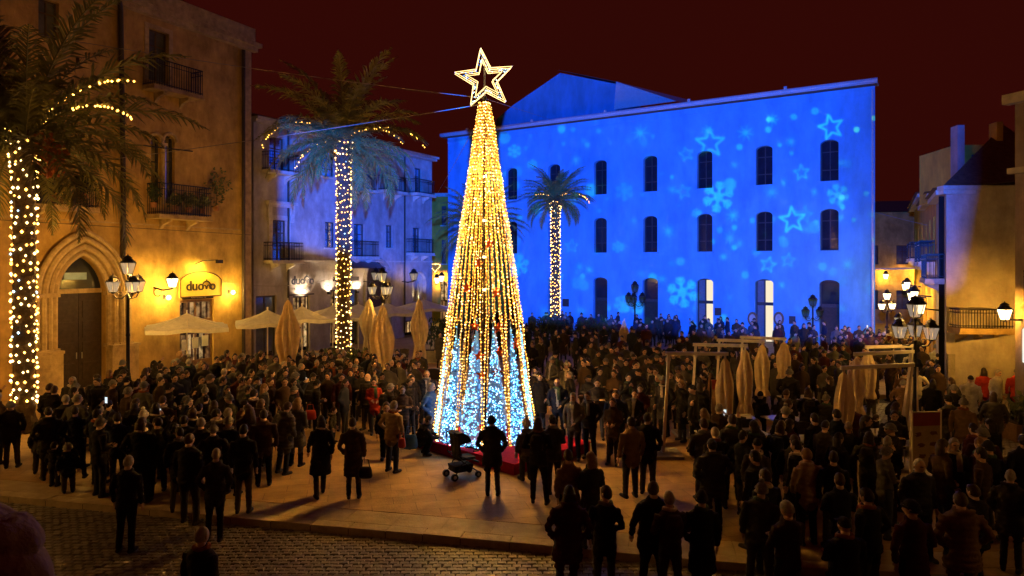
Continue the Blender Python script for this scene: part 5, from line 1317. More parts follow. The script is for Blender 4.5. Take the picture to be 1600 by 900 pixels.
for k in range(n):
    a0, a1 = R(105)-k/n*R(95), R(105)-(k+1)/n*R(95); c = Vector((-.16,0,.80)); r = .30
    p0 = c+Vector((r*math.cos(a0),0,r*math.sin(a0)*.95)); p1 = c+Vector((r*math.cos(a1),0,r*math.sin(a1)*.95))
    mb.quad(p0+Vector((0,-.21,0)), p0+Vector((0,.21,0)), p1+Vector((0,.21,0)), p1+Vector((0,-.21,0)))
    for s in (-1,1): mb.add([p0+Vector((0,s*.21,0)), p1+Vector((0,s*.21,0)), c+Vector((0,s*.21,0))], [(0,1,2)])
mb.build('hood', blk, b)
mb = MB(); mb.box((.30,0,.36),(.16,.34,.04), M=Matrix.Rotation(R(25),3,'Y')); mb.tube([(.20,-.2,.62),(.36,-.15,.60),(.36,.15,.60),(.20,.2,.62)], .02, 6); mb.build('footrest', blk, b)
mb = MB(); mb.box((-.04,0,.24),(.42,.34,.16), taper=1.15); mb.build('basket', blk, b)
for x_, r in ((-.31,.085),(.31,.075)):
    for s in (-1,1):
        w = MB(); c = Vector((x_, s*.22, r)); seg = 16
        w.tube([c+Vector((0,-.025,0)), c+Vector((0,.025,0))], r, 16); wo = w.build('wheel', M['iron'], b); h = MB(); h.tube([c+Vector((0,-.03,0)), c+Vector((0,.03,0))], r*.45, 12); h.build('hub', M['alu'], wo)
# ------------------------------------------------------------------ people
M['coat'] = mat('coat_cloth', (1,1,1), .9, .22, 9, .35, 35, objcol=True, spec=.15)
M['trousers'] = mat('trouser_cloth', (1,1,1), .9, .2, 9, .3, 40, spec=.12, rnd=[(.020,.017,.016),(.03,.034,.05),(.045,.035,.028),(.014,.012,.012),(.05,.06,.09),(.06,.052,.045)])
M['skin'] = mat('skin', (1,1,1), .55, .08, 12, spec=.35, rnd=[(.50,.30,.21),(.56,.36,.26),(.44,.26,.17),(.52,.33,.24)])
M['lip'] = mat('lips', (.33,.13,.10), .5); M['eye'] = mat('eye_dark', (.03,.02,.018), .3, spec=.6)
M['shoe'] = mat('shoe_leather', (.018,.014,.012), .5, .3, 10)
M['shirt'] = mat('pale_shirt', (.35,.33,.33), .85, .15, 10)
HAIRC = {'dark': mat('dark_hair', (.022,.014,.010), .55, .4, 30), 'brown': mat('brown_hair', (.06,.032,.016), .55, .4, 30), 'grey': mat('grey_hair', (.30,.28,.26), .6, .3, 30), 'fair': mat('fair_hair', (.22,.13,.055), .55, .3, 30)}
CAPM = {'white': mat('white_knit', (.62,.58,.50), .95, .2, 30, .5, 90), 'black': mat('black_knit', (.02,.018,.018), .95, .2, 30, .5, 90), 'grey': mat('grey_knit', (.18,.17,.17), .95, .2, 30, .5, 90)}

def tube_cap(mb, pts, rad, n=12): mb.tube(pts, rad, n, True)
def person_body(name, pose):
    "one continuous clothed figure facing -y, feet at z=0; returns a mesh with slots coat, trousers, skin, shoe, lip, eye, shirt"
    g = lambda k, d: pose.get(k, d)
    fem = g('fem', 0); sh = g('sh', .195 if not fem else .172); hem = g('hem', .80); dz = g('dz', 0.0); fat = g('fat', 1.0)
    hip = Vector(g('hip', (0,0,.93+dz))); chest = Vector(g('chest', (0,.0,1.30+dz))); neck = Vector(g('neck', (0,-.0,1.47+dz))); headc = Vector(g('head', (0,-.03,1.605+dz)))
    legs = g('legs', [((-.085,0),(-.10,-.02),(-.115,.0)),((.085,0),(.10,-.02),(.115,.0))])
    prim = []   # (points, radii, tag)
    mb = MB()
    for s, lg in zip((-1,1), legs):
        if len(lg[0]) == 2:
            h = Vector((lg[0][0]+hip.x, lg[0][1]+hip.y, hip.z-.02)); k = Vector((lg[1][0], lg[1][1], .50)); a = Vector((lg[2][0], lg[2][1], .09))
        else: h, k, a = [Vector(q) for q in lg]
        m1 = h.lerp(k,.5); m2 = k.lerp(a,.45)
        pts = [h, m1, k, m2, a]; rad = [.098*fat,.088*fat,.066,.062,.056]
        tube_cap(mb, pts, rad); prim.append((pts, rad, 1))
        fd = Vector(g('foot', (.18*s,-1,0))).normalized()
        heel = a+Vector((0,0,-.045)) - fd*.06; heel.z = max(a.z-.045, .04) if a.z < .2 else a.z-.045; toe = heel+fd*.23
        pts = [heel-fd*.02, heel+fd*.07, toe-fd*.05, toe]; rad = [.040,.048,.043,.030]
        tube_cap(mb, pts, rad, 10); prim.append((pts, rad, 3))
    # torso: hem -> hips -> waist -> chest -> shoulders
    up = neck-hip
    rings = []; w = 1.0*fat
    def P(t): 
        a = hip.lerp(chest, min(1,t*1.55)) if t < .645 else chest.lerp(neck, (t-.645)/.355); return a
    if hem < hip.z-.02:
        lowc = Vector(g('hemc', (hip.x, hip.y, hem))); fl = g('flare', 1.0)
        rings += [(lowc.x,lowc.y,hem,.19*fl*w,.15*fl*w),((lowc.x+hip.x)/2,(lowc.y+hip.y)/2,(hem+hip.z)/2,.188*(fl+1)/2*w,.148*(fl+1)/2*w)]
    wst = .158 if not fem else .135
    for t, rx, ry in ((0,.182,.140),(.22,.172,.130),(.40,wst+.012,.122),(.60,.175 if not fem else .158,.132),(.80,sh-.005,.128),(.90,sh-.025,.108),(.97,.105,.085),(1.04,.066,.066)):
        c = P(min(t,1))+ (up.normalized()*.02 if t > 1 else Vector((0,0,0))); rings.append((c.x,c.y,c.z,rx*w,ry*w))
    if pose.get('bent'):
        pts = [Vector(r[:3]) for r in rings]; rad = [(r[3]+r[4])/2 for r in rings]; tube_cap(mb, pts, rad, 14)
    else: mb.loft(rings, 18)
    prim.append(([Vector(r[:3]) for r in rings], [(r[3]+r[4])/2 for r in rings], 0))
    # collar
    pts = [neck+Vector((.075*math.cos(a),.075*math.sin(a)-.005,.0-.02*math.sin(a))) for a in [k*math.pi/5 for k in range(11)]]
    tube_cap(mb, pts, [.032]*11, 8); prim.append((pts, [.032]*11, 0))
    wr = []
    for s, key in ((-1,'armL'),(1,'armR')):
        e, wv = [Vector(q) for q in g(key, ((s*.255,.03,1.13+dz),(s*.25,-.05,.88+dz)))]
        S = Vector((s*(sh-.015), neck.y*.8+chest.y*.2+.01, neck.z-.075)) if 'shl' not in pose else Vector(pose['shl'][0 if s < 0 else 1])
        pts = [S, S.lerp(e,.5), e, e.lerp(wv,.5), wv]; rad = [.074*w**.5,.064*w**.5,.054,.049,.044]
        tube_cap(mb, pts, rad, 10); prim.append((pts, rad, 0)); wr.append((e, wv, s))
    if g('hood', 0):
        pts = [neck+Vector((.10*math.cos(a),.055+.06*math.sin(a),.02)) for a in [k*math.pi/8-.1 for k in range(9)]]; tube_cap(mb, pts, [.045]*9, 8); prim.append((pts, [.045]*9, 0))
    if g('pack', 0):
        pts = [chest+Vector((0,.19,-.18)), chest+Vector((0,.2,.0)), chest+Vector((0,.18,.13))]; tube_cap(mb, pts, [.13,.145,.10], 12); prim.append((pts, [.13,.145,.10], 0))
    t = bpy.data.objects.new('tmp', mb.mesh('tmp', [])); COL.objects.link(t)
    r = t.modifiers.new('r', 'REMESH'); r.mode = 'VOXEL'; r.voxel_size = g('vox', .019)
    sm = t.modifiers.new('s', 'SMOOTH'); sm.factor = .5; sm.iterations = 3
    dg = bpy.context.evaluated_depsgraph_get(); me = bpy.data.meshes.new_from_object(t.evaluated_get(dg)); bpy.data.objects.remove(t)
    nv = len(me.vertices); co = np.empty(nv*3, np.float32); me.vertices.foreach_get('co', co); co = co.reshape(-1,3)
    faces = [tuple(p.vertices) for p in me.polygons]; bpy.data.meshes.remove(me)
    # classify by nearest primitive
    best = np.full(nv, 1e9); tagv = np.zeros(nv, int)
    for pts, rad, tg in prim:
        for i in range(len(pts)-1):
            a = np.array(pts[i]); b_ = np.array(pts[i+1]); ab = b_-a; t_ = np.clip(((co-a)@ab)/(ab@ab+1e-9), 0, 1)
            d = np.linalg.norm(co-a-t_[:,None]*ab, axis=1)-(rad[i]+(rad[i+1]-rad[i])*t_)
            k = d < best; best[k] = d[k]; tagv[k] = tg
    coat = tagv == 0
    sd = (len(prim)*3+int(hem*100)) % 7
    nrm = co-np.array([0,0,0]); wr_n = .006*np.sin(co[:,2]*38+co[:,0]*21+sd)*np.sin(co[:,0]*17-co[:,1]*23+co[:,2]*9)+.004*np.sin(co[:,2]*70+co[:,1]*30)
    rad_dir = np.stack([co[:,0], co[:,1], 0*co[:,2]],1); rad_dir /= np.linalg.norm(rad_dir,axis=1)[:,None]+1e-6
    co = co+rad_dir*(wr_n*np.where(coat,1,.5))[:,None]
    if g('quilt', 0): co = co+rad_dir*(.014*np.abs(np.sin(co[:,2]*36))*coat)[:,None]
    out = MB(); out.v = [tuple(p) for p in co]; out.f = faces
    out.m = [int(np.bincount(tagv[list(f)], minlength=4).argmax()) for f in faces]
    if g('shirt', 0):
        for i, f in enumerate(faces):
            c = co[list(f)].mean(0)
            if out.m[i] == 0 and c[1] < -.06 and abs(c[0]) < .035+.12*max(0,(c[2]-1.25)) and c[2] > hem+.18: out.m[i] = 6
    # hands: palm, four curled fingers, thumb
    for e, wv, s in wr:
        if g('hands', 1) == 0: break
        d = (wv-e).normalized(); side = Vector((0,-1,0)) if abs(d.y) < .8 else Vector((0,0,1)); side = (side-d*side.dot(d)).normalized(); nor = d.cross(side).normalized()*(1 if s > 0 else -1)
        c0 = wv+d*.01
        out.tube([wv-d*.02, c0+d*.02, c0+d*.055, c0+d*.085], [.026,.036,.041,.036], 8, True, 2, flat=.55)
        for q, (o_, l) in enumerate(((.030,.068),(.010,.078),(-.010,.072),(-.029,.056))):
            p0 = c0+d*.078+side*o_; out.tube([p0, p0+d*l*.5+nor*.006, p0+d*l*.85-nor*.012*s*s], [.0095,.009,.0075], 5, True, 2)
        p0 = c0+d*.03+side*.034; out.tube([p0, p0+side*.026+d*.025, p0+side*.030+d*.055], [.012,.011,.008], 5, True, 2)
    # neck and head
    yaw = g('yaw', 0); pit = g('pitch', 0); Rm = Matrix.Rotation(yaw,3,'Z') @ Matrix.Rotation(pit,3,'X'); hs = g('hs', 1.0)
    out.tube([neck-Vector((0,0,.05)), headc-Vector((0,-.02,.06))], [.062,.055], 10, True, 2)
    nu, nvv = 26, 20; b0 = len(out.v); hv = []
    ga = lambda x, m_, s_: math.exp(-((x-m_)/s_)**2)
    for j in range(nvv+1):
        th = -math.pi/2+math.pi*j/nvv
        for i in range(nu):
            ph = 2*math.pi*i/nu; x, y, z = math.cos(th)*math.cos(ph), math.cos(th)*math.sin(ph), math.sin(th)
            front = max(0,-y); jaw = 1-.26*max(0,-z)**1.4
            X_, Y_, Z_ = x*.076*jaw, y*.097*(1-.10*max(0,-z)), z*.118
            if y < 0:
                Y_ -= .024*ga(X_,0,.014)*ga(Z_,-.022,.022)+.010*ga(X_,0,.010)*ga(Z_,.005,.03)      # nose
                Y_ += .011*(ga(X_,.031,.014)+ga(X_,-.031,.014))*ga(Z_,.004,.012)                 # eye sockets
                Y_ -= .006*ga(Z_,.024,.010)*ga(X_,0,.05)+.010*ga(X_,0,.022)*ga(Z_,-.098,.016)     # brow, chin
                Y_ -= .005*ga(X_,0,.022)*ga(Z_,-.062,.010)
            hv.append(headc+Rm @ (Vector((X_,Y_,Z_))*hs))
    hf = []; hm = []
    for j in range(nvv):
        for i in range(nu):
            i2 = (i+1) % nu; hf.append((j*nu+i,j*nu+i2,(j+1)*nu+i2,(j+1)*nu+i))
            ph = 2*math.pi*(i+.5)/nu; th = -math.pi/2+math.pi*(j+.5)/nvv; x, y, z = math.cos(th)*math.cos(ph)*.076, math.sin(ph), math.sin(th)*.118
            mi_ = 2
            if y < -.5 and abs(abs(x)-.031) < .013 and abs(z-.003) < .010: mi_ = 5
            elif y < -.6 and abs(x) < .024 and abs(z+.062) < .009: mi_ = 4
            hm.append(mi_)
    for f, m_ in zip(hf, hm): out.f.append(tuple(b0+q for q in f)); out.m.append(m_)
    out.v.extend([tuple(p) for p in hv])
    for s in (-1,1):
        o = MB(); o.ball((s*.078,.012,-.005), .03, 8, 6, (.35,.6,1)); out.add([headc+Rm @ (Vector(p)*hs) for p in o.v], o.f, 2)
    me = out.mesh(name, [M['coat'],M['trousers'],M['skin'],M['shoe'],M['lip'],M['eye'],M['shirt']], True)
    return me, (headc, Rm, hs)
def hair_mesh(style, head):
    headc, Rm, hs = head; mb = MB(); rnd = random.Random(len(style)*7)
    def shell(k, lowf, lowb, bumps=.0, zc=0):
        nu, nv = 24, 10; vs = []; fs = []
        for j in range(nv+1):
            for i in range(nu):
                ph = 2*math.pi*i/nu; fr = (1-math.sin(ph))/2     # 1 at the face
                low = lowb+(lowf-lowb)*fr**2; th = low+(math.pi/2-low)*j/nv
                r = 1+(k-1)*min(1,(j+.0)/1.5 if j < 2 else 1)+bumps*math.sin(ph*7+j)*math.sin(j*1.7+ph*3)+(rnd.uniform(-.045,.045) if bumps > .009 else 0)
                vs.append((math.cos(th)*math.cos(ph)*.076*r, math.cos(th)*math.sin(ph)*.099*r+.004, math.sin(th)*.118*r+zc))
        for j in range(nv):
            for i in range(nu): i2 = (i+1)%nu; fs.append((j*nu+i,j*nu+i2,(j+1)*nu+i2,(j+1)*nu+i))
        mb.add(vs, fs)
    if style == 'short': shell(1.11, R(38), R(-28), .02)
    elif style == 'receding': shell(1.06, R(62), R(-25), .01)
    elif style in ('long','bob'):
        shell(1.15, R(36), R(-30), .025); L = .30 if style == 'long' else .15
        rings = [(0,.055,.03,.09,.065),(0,.06,-.06,.097,.066),(0,.062,-.06-L*.5,.102,.058),(0,.066,-.06-L*.9,.088,.042),(0,.066,-.06-L,.05,.02)]
        mb.loft(rings, 16, True, None, lambda an,i: 1+.04*math.sin(5*an+i))
    elif style == 'bun': shell(1.10, R(38), R(-30), .015); mb.ball((0,.10,.07), .045, 10, 7)
    elif style in ('beanie','pom'):
        shell(1.17, R(24), R(-14), .008); mb.tube([(.090*math.cos(a),.116*math.sin(a)+.004,.052*(1 if math.sin(a) < 0 else .2)-.01*math.sin(a)-.02) for a in [k*math.pi/10 for k in range(21)]], .016, 6, False)
        if style == 'pom': mb.ball((0,.01,.158), .042, 10, 8)
    elif style == 'cap':
        shell(1.12, R(22), R(0), .0); mb.add([(-.06,-.10,.045),(.06,-.10,.045),(.045,-.18,.035),(-.045,-.18,.035)],[(0,1,2,3)])
    mb.v = [tuple(headc+Rm @ (Vector(p)*hs)) for p in mb.v]
    return mb
stride = [((-.085,0),(-.10,-.13),(-.10,-.20)),((.085,0),(.10,.02),(.11,.22))]
wide = [((-.085,0),(-.13,-.02),(-.17,.03)),((.085,0),(.11,-.03),(.13,-.05))]
POSES = {
 'jacket': dict(), 'jacket_wide': dict(legs=wide, armL=((-.265,.05,1.13),(-.24,-.03,.90)), fat=1.08),
 'pockets': dict(armL=((-.31,.07,1.14),(-.205,-.10,.95)), armR=((.31,.07,1.14),(.205,-.10,.95)), hands=0, fat=1.06),
 'folded': dict(armL=((-.27,-.03,1.14),(.07,-.19,1.16)), armR=((.27,-.03,1.15),(-.07,-.20,1.10)), legs=wide),
 'phone': dict(armL=((-.24,-.10,1.15),(-.06,-.30,1.40)), armR=((.24,-.10,1.15),(.06,-.30,1.40)), pitch=-.05),
 'longcoat': dict(hem=.50, flare=1.12, armR=((.30,.05,1.13),(.20,-.10,.95)), hands=1, fat=1.05),
 'woman_coat': dict(fem=1, hem=.52, flare=1.25, armL=((-.24,.03,1.12),(-.17,-.14,.98)), armR=((.24,.03,1.12),(.22,-.05,.88))),
 'woman': dict(fem=1, hem=.74, armL=((-.235,.03,1.12),(-.10,-.20,1.08)), armR=((.235,.03,1.12),(.10,-.20,1.06))),
 'walk': dict(legs=stride, armL=((-.25,.10,1.14),(-.24,.06,.90)), armR=((.25,-.05,1.13),(.24,-.20,.93)), hem=.78),
 'coat_walk': dict(legs=stride, hem=.48, flare=1.18, armL=((-.25,.08,1.14),(-.24,.04,.90)), armR=((.25,-.05,1.13),(.24,-.18,.93)), fem=1, fat=1.1),
 'parka': dict(hood=1, hem=.66, flare=1.05, fat=1.14, quilt=1, armL=((-.31,.06,1.14),(-.21,-.10,.95)), armR=((.31,.06,1.14),(.21,-.10,.95)), hands=0),
 'backpack': dict(pack=1, legs=wide, armL=((-.29,.04,1.15),(-.14,-.18,1.12)), armR=((.29,.04,1.15),(.14,-.18,1.10))),
 'open_jacket': dict(shirt=1, hem=.76, armL=((-.28,.06,1.13),(-.22,-.08,.94)), armR=((.27,.05,1.13),(.10,-.20,.98)), fat=1.05),
 'bent': dict(bent=1, hip=(0,.12,.90), chest=(0,-.18,1.10), neck=(0,-.38,1.14), head=(0,-.50,1.17), armL=((-.2,-.38,.85),(-.12,-.52,.62)), armR=((.2,-.38,.85),(.12,-.52,.62)), shl=((-.17,-.32,1.10),(.17,-.32,1.10)), hem=2, pitch=.6, legs=[((-.085,0),(-.10,.06),(-.115,.1)),((.085,0),(.10,.06),(.115,.1))]),
 'crouch': dict(bent=1, hip=(0,.16,.30), chest=(0,-.02,.62), neck=(0,-.10,.78), head=(0,-.16,.91), hem=2, shl=((-.18,-.07,.71),(.18,-.07,.71)), armL=((-.25,-.22,.52),(-.12,-.40,.46)), armR=((.25,-.22,.52),(.12,-.40,.46)),
      legs=[((-.10,.14,.30),(-.17,-.26,.50),(-.14,-.06,.09)),((.10,.14,.30),(.19,-.22,.36),(.15,.0,.09))], fat=1.05),
 'child': dict(hip=(0,0,.60), chest=(0,0,.86), neck=(0,0,.985), head=(0,-.02,1.115), sh=.150, hem=.50, hs=1.0, armL=((-.21,.03,.74),(-.20,-.05,.57)), armR=((.21,.03,.74),(.20,-.05,.57)), legs=[((-.07,0,.58),(-.08,-.02,.33),(-.09,0,.08)),((.07,0,.58),(.08,-.02,.33),(.09,0,.08))], fat=.86, hood=1),
 'hips': dict(armL=((-.36,.06,1.15),(-.19,-.02,1.0)), armR=((.36,.06,1.15),(.19,-.02,1.0)), legs=wide, hands=0),
 'arm_up': dict(armR=((.27,-.12,1.52),(.16,-.28,1.74)), armL=((-.28,.05,1.13),(-.2,-.1,.95)), pitch=-.12),
 'look_down': dict(armL=((-.24,-.06,1.12),(-.05,-.27,1.14)), armR=((.24,-.06,1.12),(.05,-.27,1.14)), pitch=.45, legs=wide),
 'turned': dict(yaw=.8, armL=((-.27,.0,1.13),(-.05,-.2,1.02)), armR=((.28,.06,1.13),(.24,.0,.9)), legs=stride, fem=1, hem=.7),
 'stout': dict(fat=1.28, hem=.72, armL=((-.34,.04,1.14),(-.32,-.05,.9)), armR=((.34,.04,1.14),(.30,-.08,.92)), legs=wide, yaw=-.5),
 'carrier': dict(armL=((-.28,-.05,1.12),(-.02,-.26,1.05)), armR=((.28,-.05,1.14),(.02,-.26,1.20)), fem=1, hem=.74),
}
BODY = {k: person_body('person', v) for k, v in POSES.items()}
HAIRM = {}
def hair_data(style, col, key):
    k = (style, col, key)
    if k not in HAIRM:
        m = CAPM[col] if style in ('beanie','pom','cap') else HAIRC[col]
        HAIRM[k] = hair_mesh(style, BODY[key][1]).mesh('hair', m, True)
    return HAIRM[k]
SCARFM = {k: mat('scarf_'+k, c, .95, .3, 25, .4, 70) for k, c in (('grey',(.16,.15,.15)),('rust',(.22,.06,.02)),('cream',(.5,.42,.32)),('green',(.05,.09,.05)))}
SCD = {}
def scarf_data(key, col):
    if (key, col) not in SCD:
        hc_ = BODY[key][1][0]; mb = MB(); c = hc_+Vector((0,.015,-.135)); 
        mb.tube([c+Vector((.085*math.cos(a),.085*math.sin(a),.012*math.sin(2*a))) for a in [k*math.pi/8 for k in range(17)]], .034, 7, False)
        mb.loft([(c.x+.05,c.y-.12,c.z-.34,.045,.012),(c.x+.045,c.y-.125,c.z-.15,.05,.014),(c.x+.04,c.y-.10,c.z-.01,.04,.02)], 8)
        SCD[(key,col)] = mb.mesh('scarf', SCARFM[col], True)
    return SCD[(key,col)]
COATS = {'black': (.016,.013,.012), 'charcoal': (.034,.030,.028), 'navy': (.018,.023,.042), 'brown': (.055,.032,.018), 'maroon': (.055,.011,.010), 'olive': (.042,.040,.022), 'grey': (.085,.078,.072), 'beige': (.34,.24,.14), 'blue': (.06,.12,.26), 'red': (.36,.03,.015), 'tan': (.17,.10,.05), 'white': (.5,.46,.42), 'purple': (.26,.18,.24)}
PEOPLE = []
def person(x, y, key, style, hcol, coat, rz, label, s=1.0, group='people in the square', z=None):
    me, head = BODY[key]; o = link('person', me, None, (x, y, gz(x,y) if z is None else z), rz); w_ = s*random.uniform(.93,1.12); o.scale = (w_,w_,s); o.rotation_euler = (random.gauss(0,.02), random.gauss(0,.025), rz)
    c = COATS[coat]; k = random.uniform(.85,1.2); o.color = (c[0]*k, c[1]*k, c[2]*k, 1)
    if style != 'bald':
        link('hat' if style in ('beanie','pom','cap') else 'hair', hair_data(style, hcol, key), o)
    if key not in ('bent','crouch') and random.random() < .3: link('scarf', scarf_data(key, random.choice(list(SCARFM))), o)
    tag(o, label, 'person', group); PEOPLE.append((x, y)); return o
HT = {'child': 1.23, 'crouch': 1.02, 'bent': 1.25}
def at_head(px, yh, key, s=1.0, road=False):
    h = HT.get(key, 1.725)*s+(-.13 if road else 0); Y = F*(CAMZ-h)/(yh-HZ); return X(px,Y), Y
NAMED = [ # px, head row, body, hair, hair colour, coat, facing degrees (0 = to the camera), label, scale, on road
 (500,650,'coat_walk','bob','dark','black',205,'person in long black coat walking away beside the one with a handbag',1.0,0),
 (553,653,'longcoat','short','brown','brown',188,'person in long brown coat with handbag seen from behind',1.0,0),
 (612,626,'pockets','short','grey','beige',150,'grey haired person in beige jacket standing beside the crouching one',1.0,0),
 (662,650,'crouch','short','dark','black',95,'dark clothed person crouching at the corner of the red platform',1.0,0),
 (770,650,'parka','beanie','black','charcoal',178,'person in puffy dark jacket standing alone before the light tree',1.0,0),
 (842,652,'backpack','long','brown','black',170,'tall person in black standing astride at the platform corner, back turned',1.05,0),
 (866,648,'woman','bun','dark','charcoal',200,'person with hair bun just behind the tall one at the platform corner',1.0,0),
 (822,655,'child','pom','white','grey',200,'child in white bobble hat at the corner of the red platform',1.15,0),
 (893,702,'woman_coat','short','brown','tan',185,'person in long tan coat just behind the kerb',1.0,0),
 (921,706,'woman','long','fair','olive',205,'long haired person in olive jacket next to the tan coat',.98,0),
 (884,762,'parka','bob','dark','maroon',182,'person with bobbed hair in dark maroon parka on the cobbles',1.03,1),
 (943,760,'turned','short','brown','black',168,'person in black jacket on the cobbles right of the maroon one',1.0,1),
 (1018,752,'stout','short','brown','black',195,'person in black coat on the cobbles with two neighbours',1.02,1),
 (1048,768,'backpack','short','grey','brown',190,'grey haired person with backpack on the cobbles',1.0,1),
 (1097,765,'longcoat','beanie','black','black',178,'person in long black coat and beanie on the cobbles',1.0,1),
 (985,652,'jacket','short','dark','tan',200,'slim person in tan jacket standing with back turned right of the tree',1.0,0),
 (1012,645,'pockets','short','dark','black',150,'person in black beside the slim tan one right of the tree',1.03,0),
 (1100,655,'longcoat','short','brown','grey',185,'person in long grey coat standing before the near cantilever parasol',1.0,0),
 (875,591,'open_jacket','bald','dark','navy',-12,'bald person in navy jacket over pale shirt facing the tree',1.0,0),
 (898,614,'open_jacket','short','grey','grey',-25,'person in open grey jacket and pale shirt lit by the tree',1.0,0),
 (923,612,'pockets','short','dark','black',-30,'person in black jacket facing the tree beside the grey jacket',1.0,0),
 (934,592,'folded','short','dark','charcoal',-10,'person with arms folded high behind the grey jacket',1.0,0),
 (962,609,'jacket','short','dark','navy',-20,'dark haired person in navy jacket facing the tree in the first row',1.0,0),
 (985,608,'open_jacket','short','dark','black',-15,'person in black open jacket with pale collar facing the tree',1.0,0),
 (957,622,'woman','long','brown','brown',-25,'long haired person in brown facing the tree in the second row',.97,0),
 (980,584,'phone','short','dark','charcoal',5,'person holding a phone up toward the tree',1.0,0),
 (1003,600,'woman','bob','dark','maroon',-15,'person with bobbed hair in maroon jacket watching the tree',.97,0),
 (645,586,'woman_coat','bob','dark','black',25,'person with dark bob and long black coat left of the tree',.98,0),
 (664,578,'open_jacket','receding','grey','navy',15,'older person in navy jacket over pale shirt left of the tree',1.0,0),
 (672,598,'pockets','short','grey','blue',70,'person in blue jacket close against the light tree',1.0,0),
 (630,602,'folded','short','dark','brown',20,'person with folded arms in brown jacket left of the blue jacket',1.0,0),
 (587,590,'woman','long','dark','red',15,'long haired person in red jacket near the peach parasol',.97,0),
 (574,583,'jacket','bald','dark','charcoal',-20,'bald person in charcoal jacket under the peach parasol',1.0,0),
 (535,583,'jacket','short','dark','maroon',20,'person in maroon jumper in front of the round planter',1.0,0),
 (605,628,'child','short','brown','navy',10,'child in navy jacket left of the beige jacket',1.2,0),
 (295,668,'jacket_wide','short','brown','black',170,'broad person in black at the near edge of the dark crowd',1.03,0),
 (334,690,'pockets','receding','grey','charcoal',190,'person in charcoal jacket between two black clothed neighbours',1.0,0),
 (380,664,'jacket','short','dark','black',185,'slim person in black with legs apart at the end of the dark crowd',1.03,0),
 (195,712,'jacket','receding','grey','black',178,'grey haired person in black standing alone on the near road',1.0,1),
 (318,824,'jacket_wide','receding','grey','black',160,'grey haired person in black at the bottom edge of the view',1.02,1),
 (110,588,'jacket_wide','receding','grey','charcoal',5,'grey haired person in charcoal coat facing out before the portal',1.03,0),
 (157,590,'pockets','short','dark','black',-8,'person in black coat next to the grey haired one before the portal',1.0,0),
 (228,641,'jacket','pom','white','charcoal',185,'person in white bobble hat in the dark crowd',1.0,0),
 (375,625,'open_jacket','short','dark','tan',120,'person in open tan jacket lit from the tree side',1.0,0),
 (440,628,'parka','short','brown','grey',150,'person in grey hooded parka at the clear edge of the crowd',1.0,0),
 (462,622,'woman_coat','long','fair','grey',170,'fair haired person in long grey coat beside the hooded parka',.98,0),
 (412,640,'jacket','short','dark','brown',200,'person in brown jacket behind the hooded parka',1.0,0),
 (1490,695,'woman_coat','bob','grey','black',-10,'grey haired person in long black coat before the menu board',1.0,1),
 (1437,728,'jacket_wide','receding','grey','charcoal',5,'balding grey haired person in front of the menu board',1.0,1),
 (1505,770,'parka','short','brown','tan',170,'person in bulky tan parka close at the bottom right',1.03,1),
 (1553,655,'carrier','long','dark','black',200,'person in black carrying a small child by the cobbled lane',1.0,1),
 (1572,705,'bent','short','dark','black',60,'dark clothed person bending down on the cobbled lane',1.0,1),
 (1600,690,'jacket_wide','short','dark','black',170,'person in black cut by the right edge of the view',1.05,1),
 (1520,672,'jacket','short','dark','maroon',190,'person in maroon jacket beside the carried child',1.0,1),
 (1588,576,'jacket','cap','grey','red',150,'person in bright red jacket and grey cap by the mauve house',1.0,1),
 (1573,570,'pockets','cap','grey','blue',160,'person in pale blue jacket and grey cap by the mauve house',1.0,1),
 (1555,577,'jacket','short','grey','white',20,'person in white top in front of the corner shop',1.0,1),
 (1535,575,'woman','long','dark','red',160,'long haired person in red top in front of the corner shop',.98,1),
 (1390,640,'folded','short','dark','charcoal',-20,'person with folded arms under the trio of parasols',1.0,0),
 (1357,650,'woman','bob','dark','black',60,'person with dark bob leaning by the near right hand parasol',1.0,0),
 (1262,700,'pockets','short','fair','beige',190,'person in beige jacket before the blue lit tables',1.0,0),
 (1300,705,'jacket','short','dark','black',170,'person in black beside the beige jacket before the tables',1.0,0),
 (75,600,'woman_coat','short','brown','black',170,'person in black coat beneath the big palm',1.0,0),
]
for px, yh, key, st, hc, coat, deg, lb, s, rd in NAMED:
    x, y = at_head(px, yh, key, s, rd); person(x, y, key, st, hc, coat, R(deg), lb, s)
# things in hands
def bag(px, py, Y, col, label, w=.30, h=.24):
    c = pix(px, py, Y); b = empty('handbag', c); tag(b, label, 'bag', 'bags carried by people'); m = mat('bag_'+label.split()[0], col, .5, .2, 8)
    MB().loft([(0,0,-h/2,w*.42,.06),(0,0,-h*.3,w*.5,.075),(0,0,h*.2,w*.45,.06),(0,0,h/2,w*.38,.03)], 14).build('pouch', m, b, True)
    MB().tube([(-w*.3,0,h*.45),(-w*.2,0,h*1.1),(w*.2,0,h*1.1),(w*.3,0,h*.45)], .012, 6).build('strap', m, b)
bag(571,738,14.85,(.02,.015,.012),'black handbag hanging at the side of the brown coat')
bag(641,690,18.25,(.02,.09,.26),'blue bag beside the crouching person',.4,.36)
bag(485,648,19.5,(.35,.03,.01),'red bag held up in the crowd near the grey coat',.34,.26)
bag(628,692,16.6,(.40,.05,.01),'orange bag at the side of the beige jacket',.18,.22)
def child_held():
    x, y = at_head(1553,655,'carrier',1,1); me = BODY['child']; o = person(x-.12, y+.25, 'child', 'pom', 'white', 'beige', R(20), 'small child in beige jacket carried on an arm by the lane', .72, z=.55+gz(x,y)); return o
child_held()
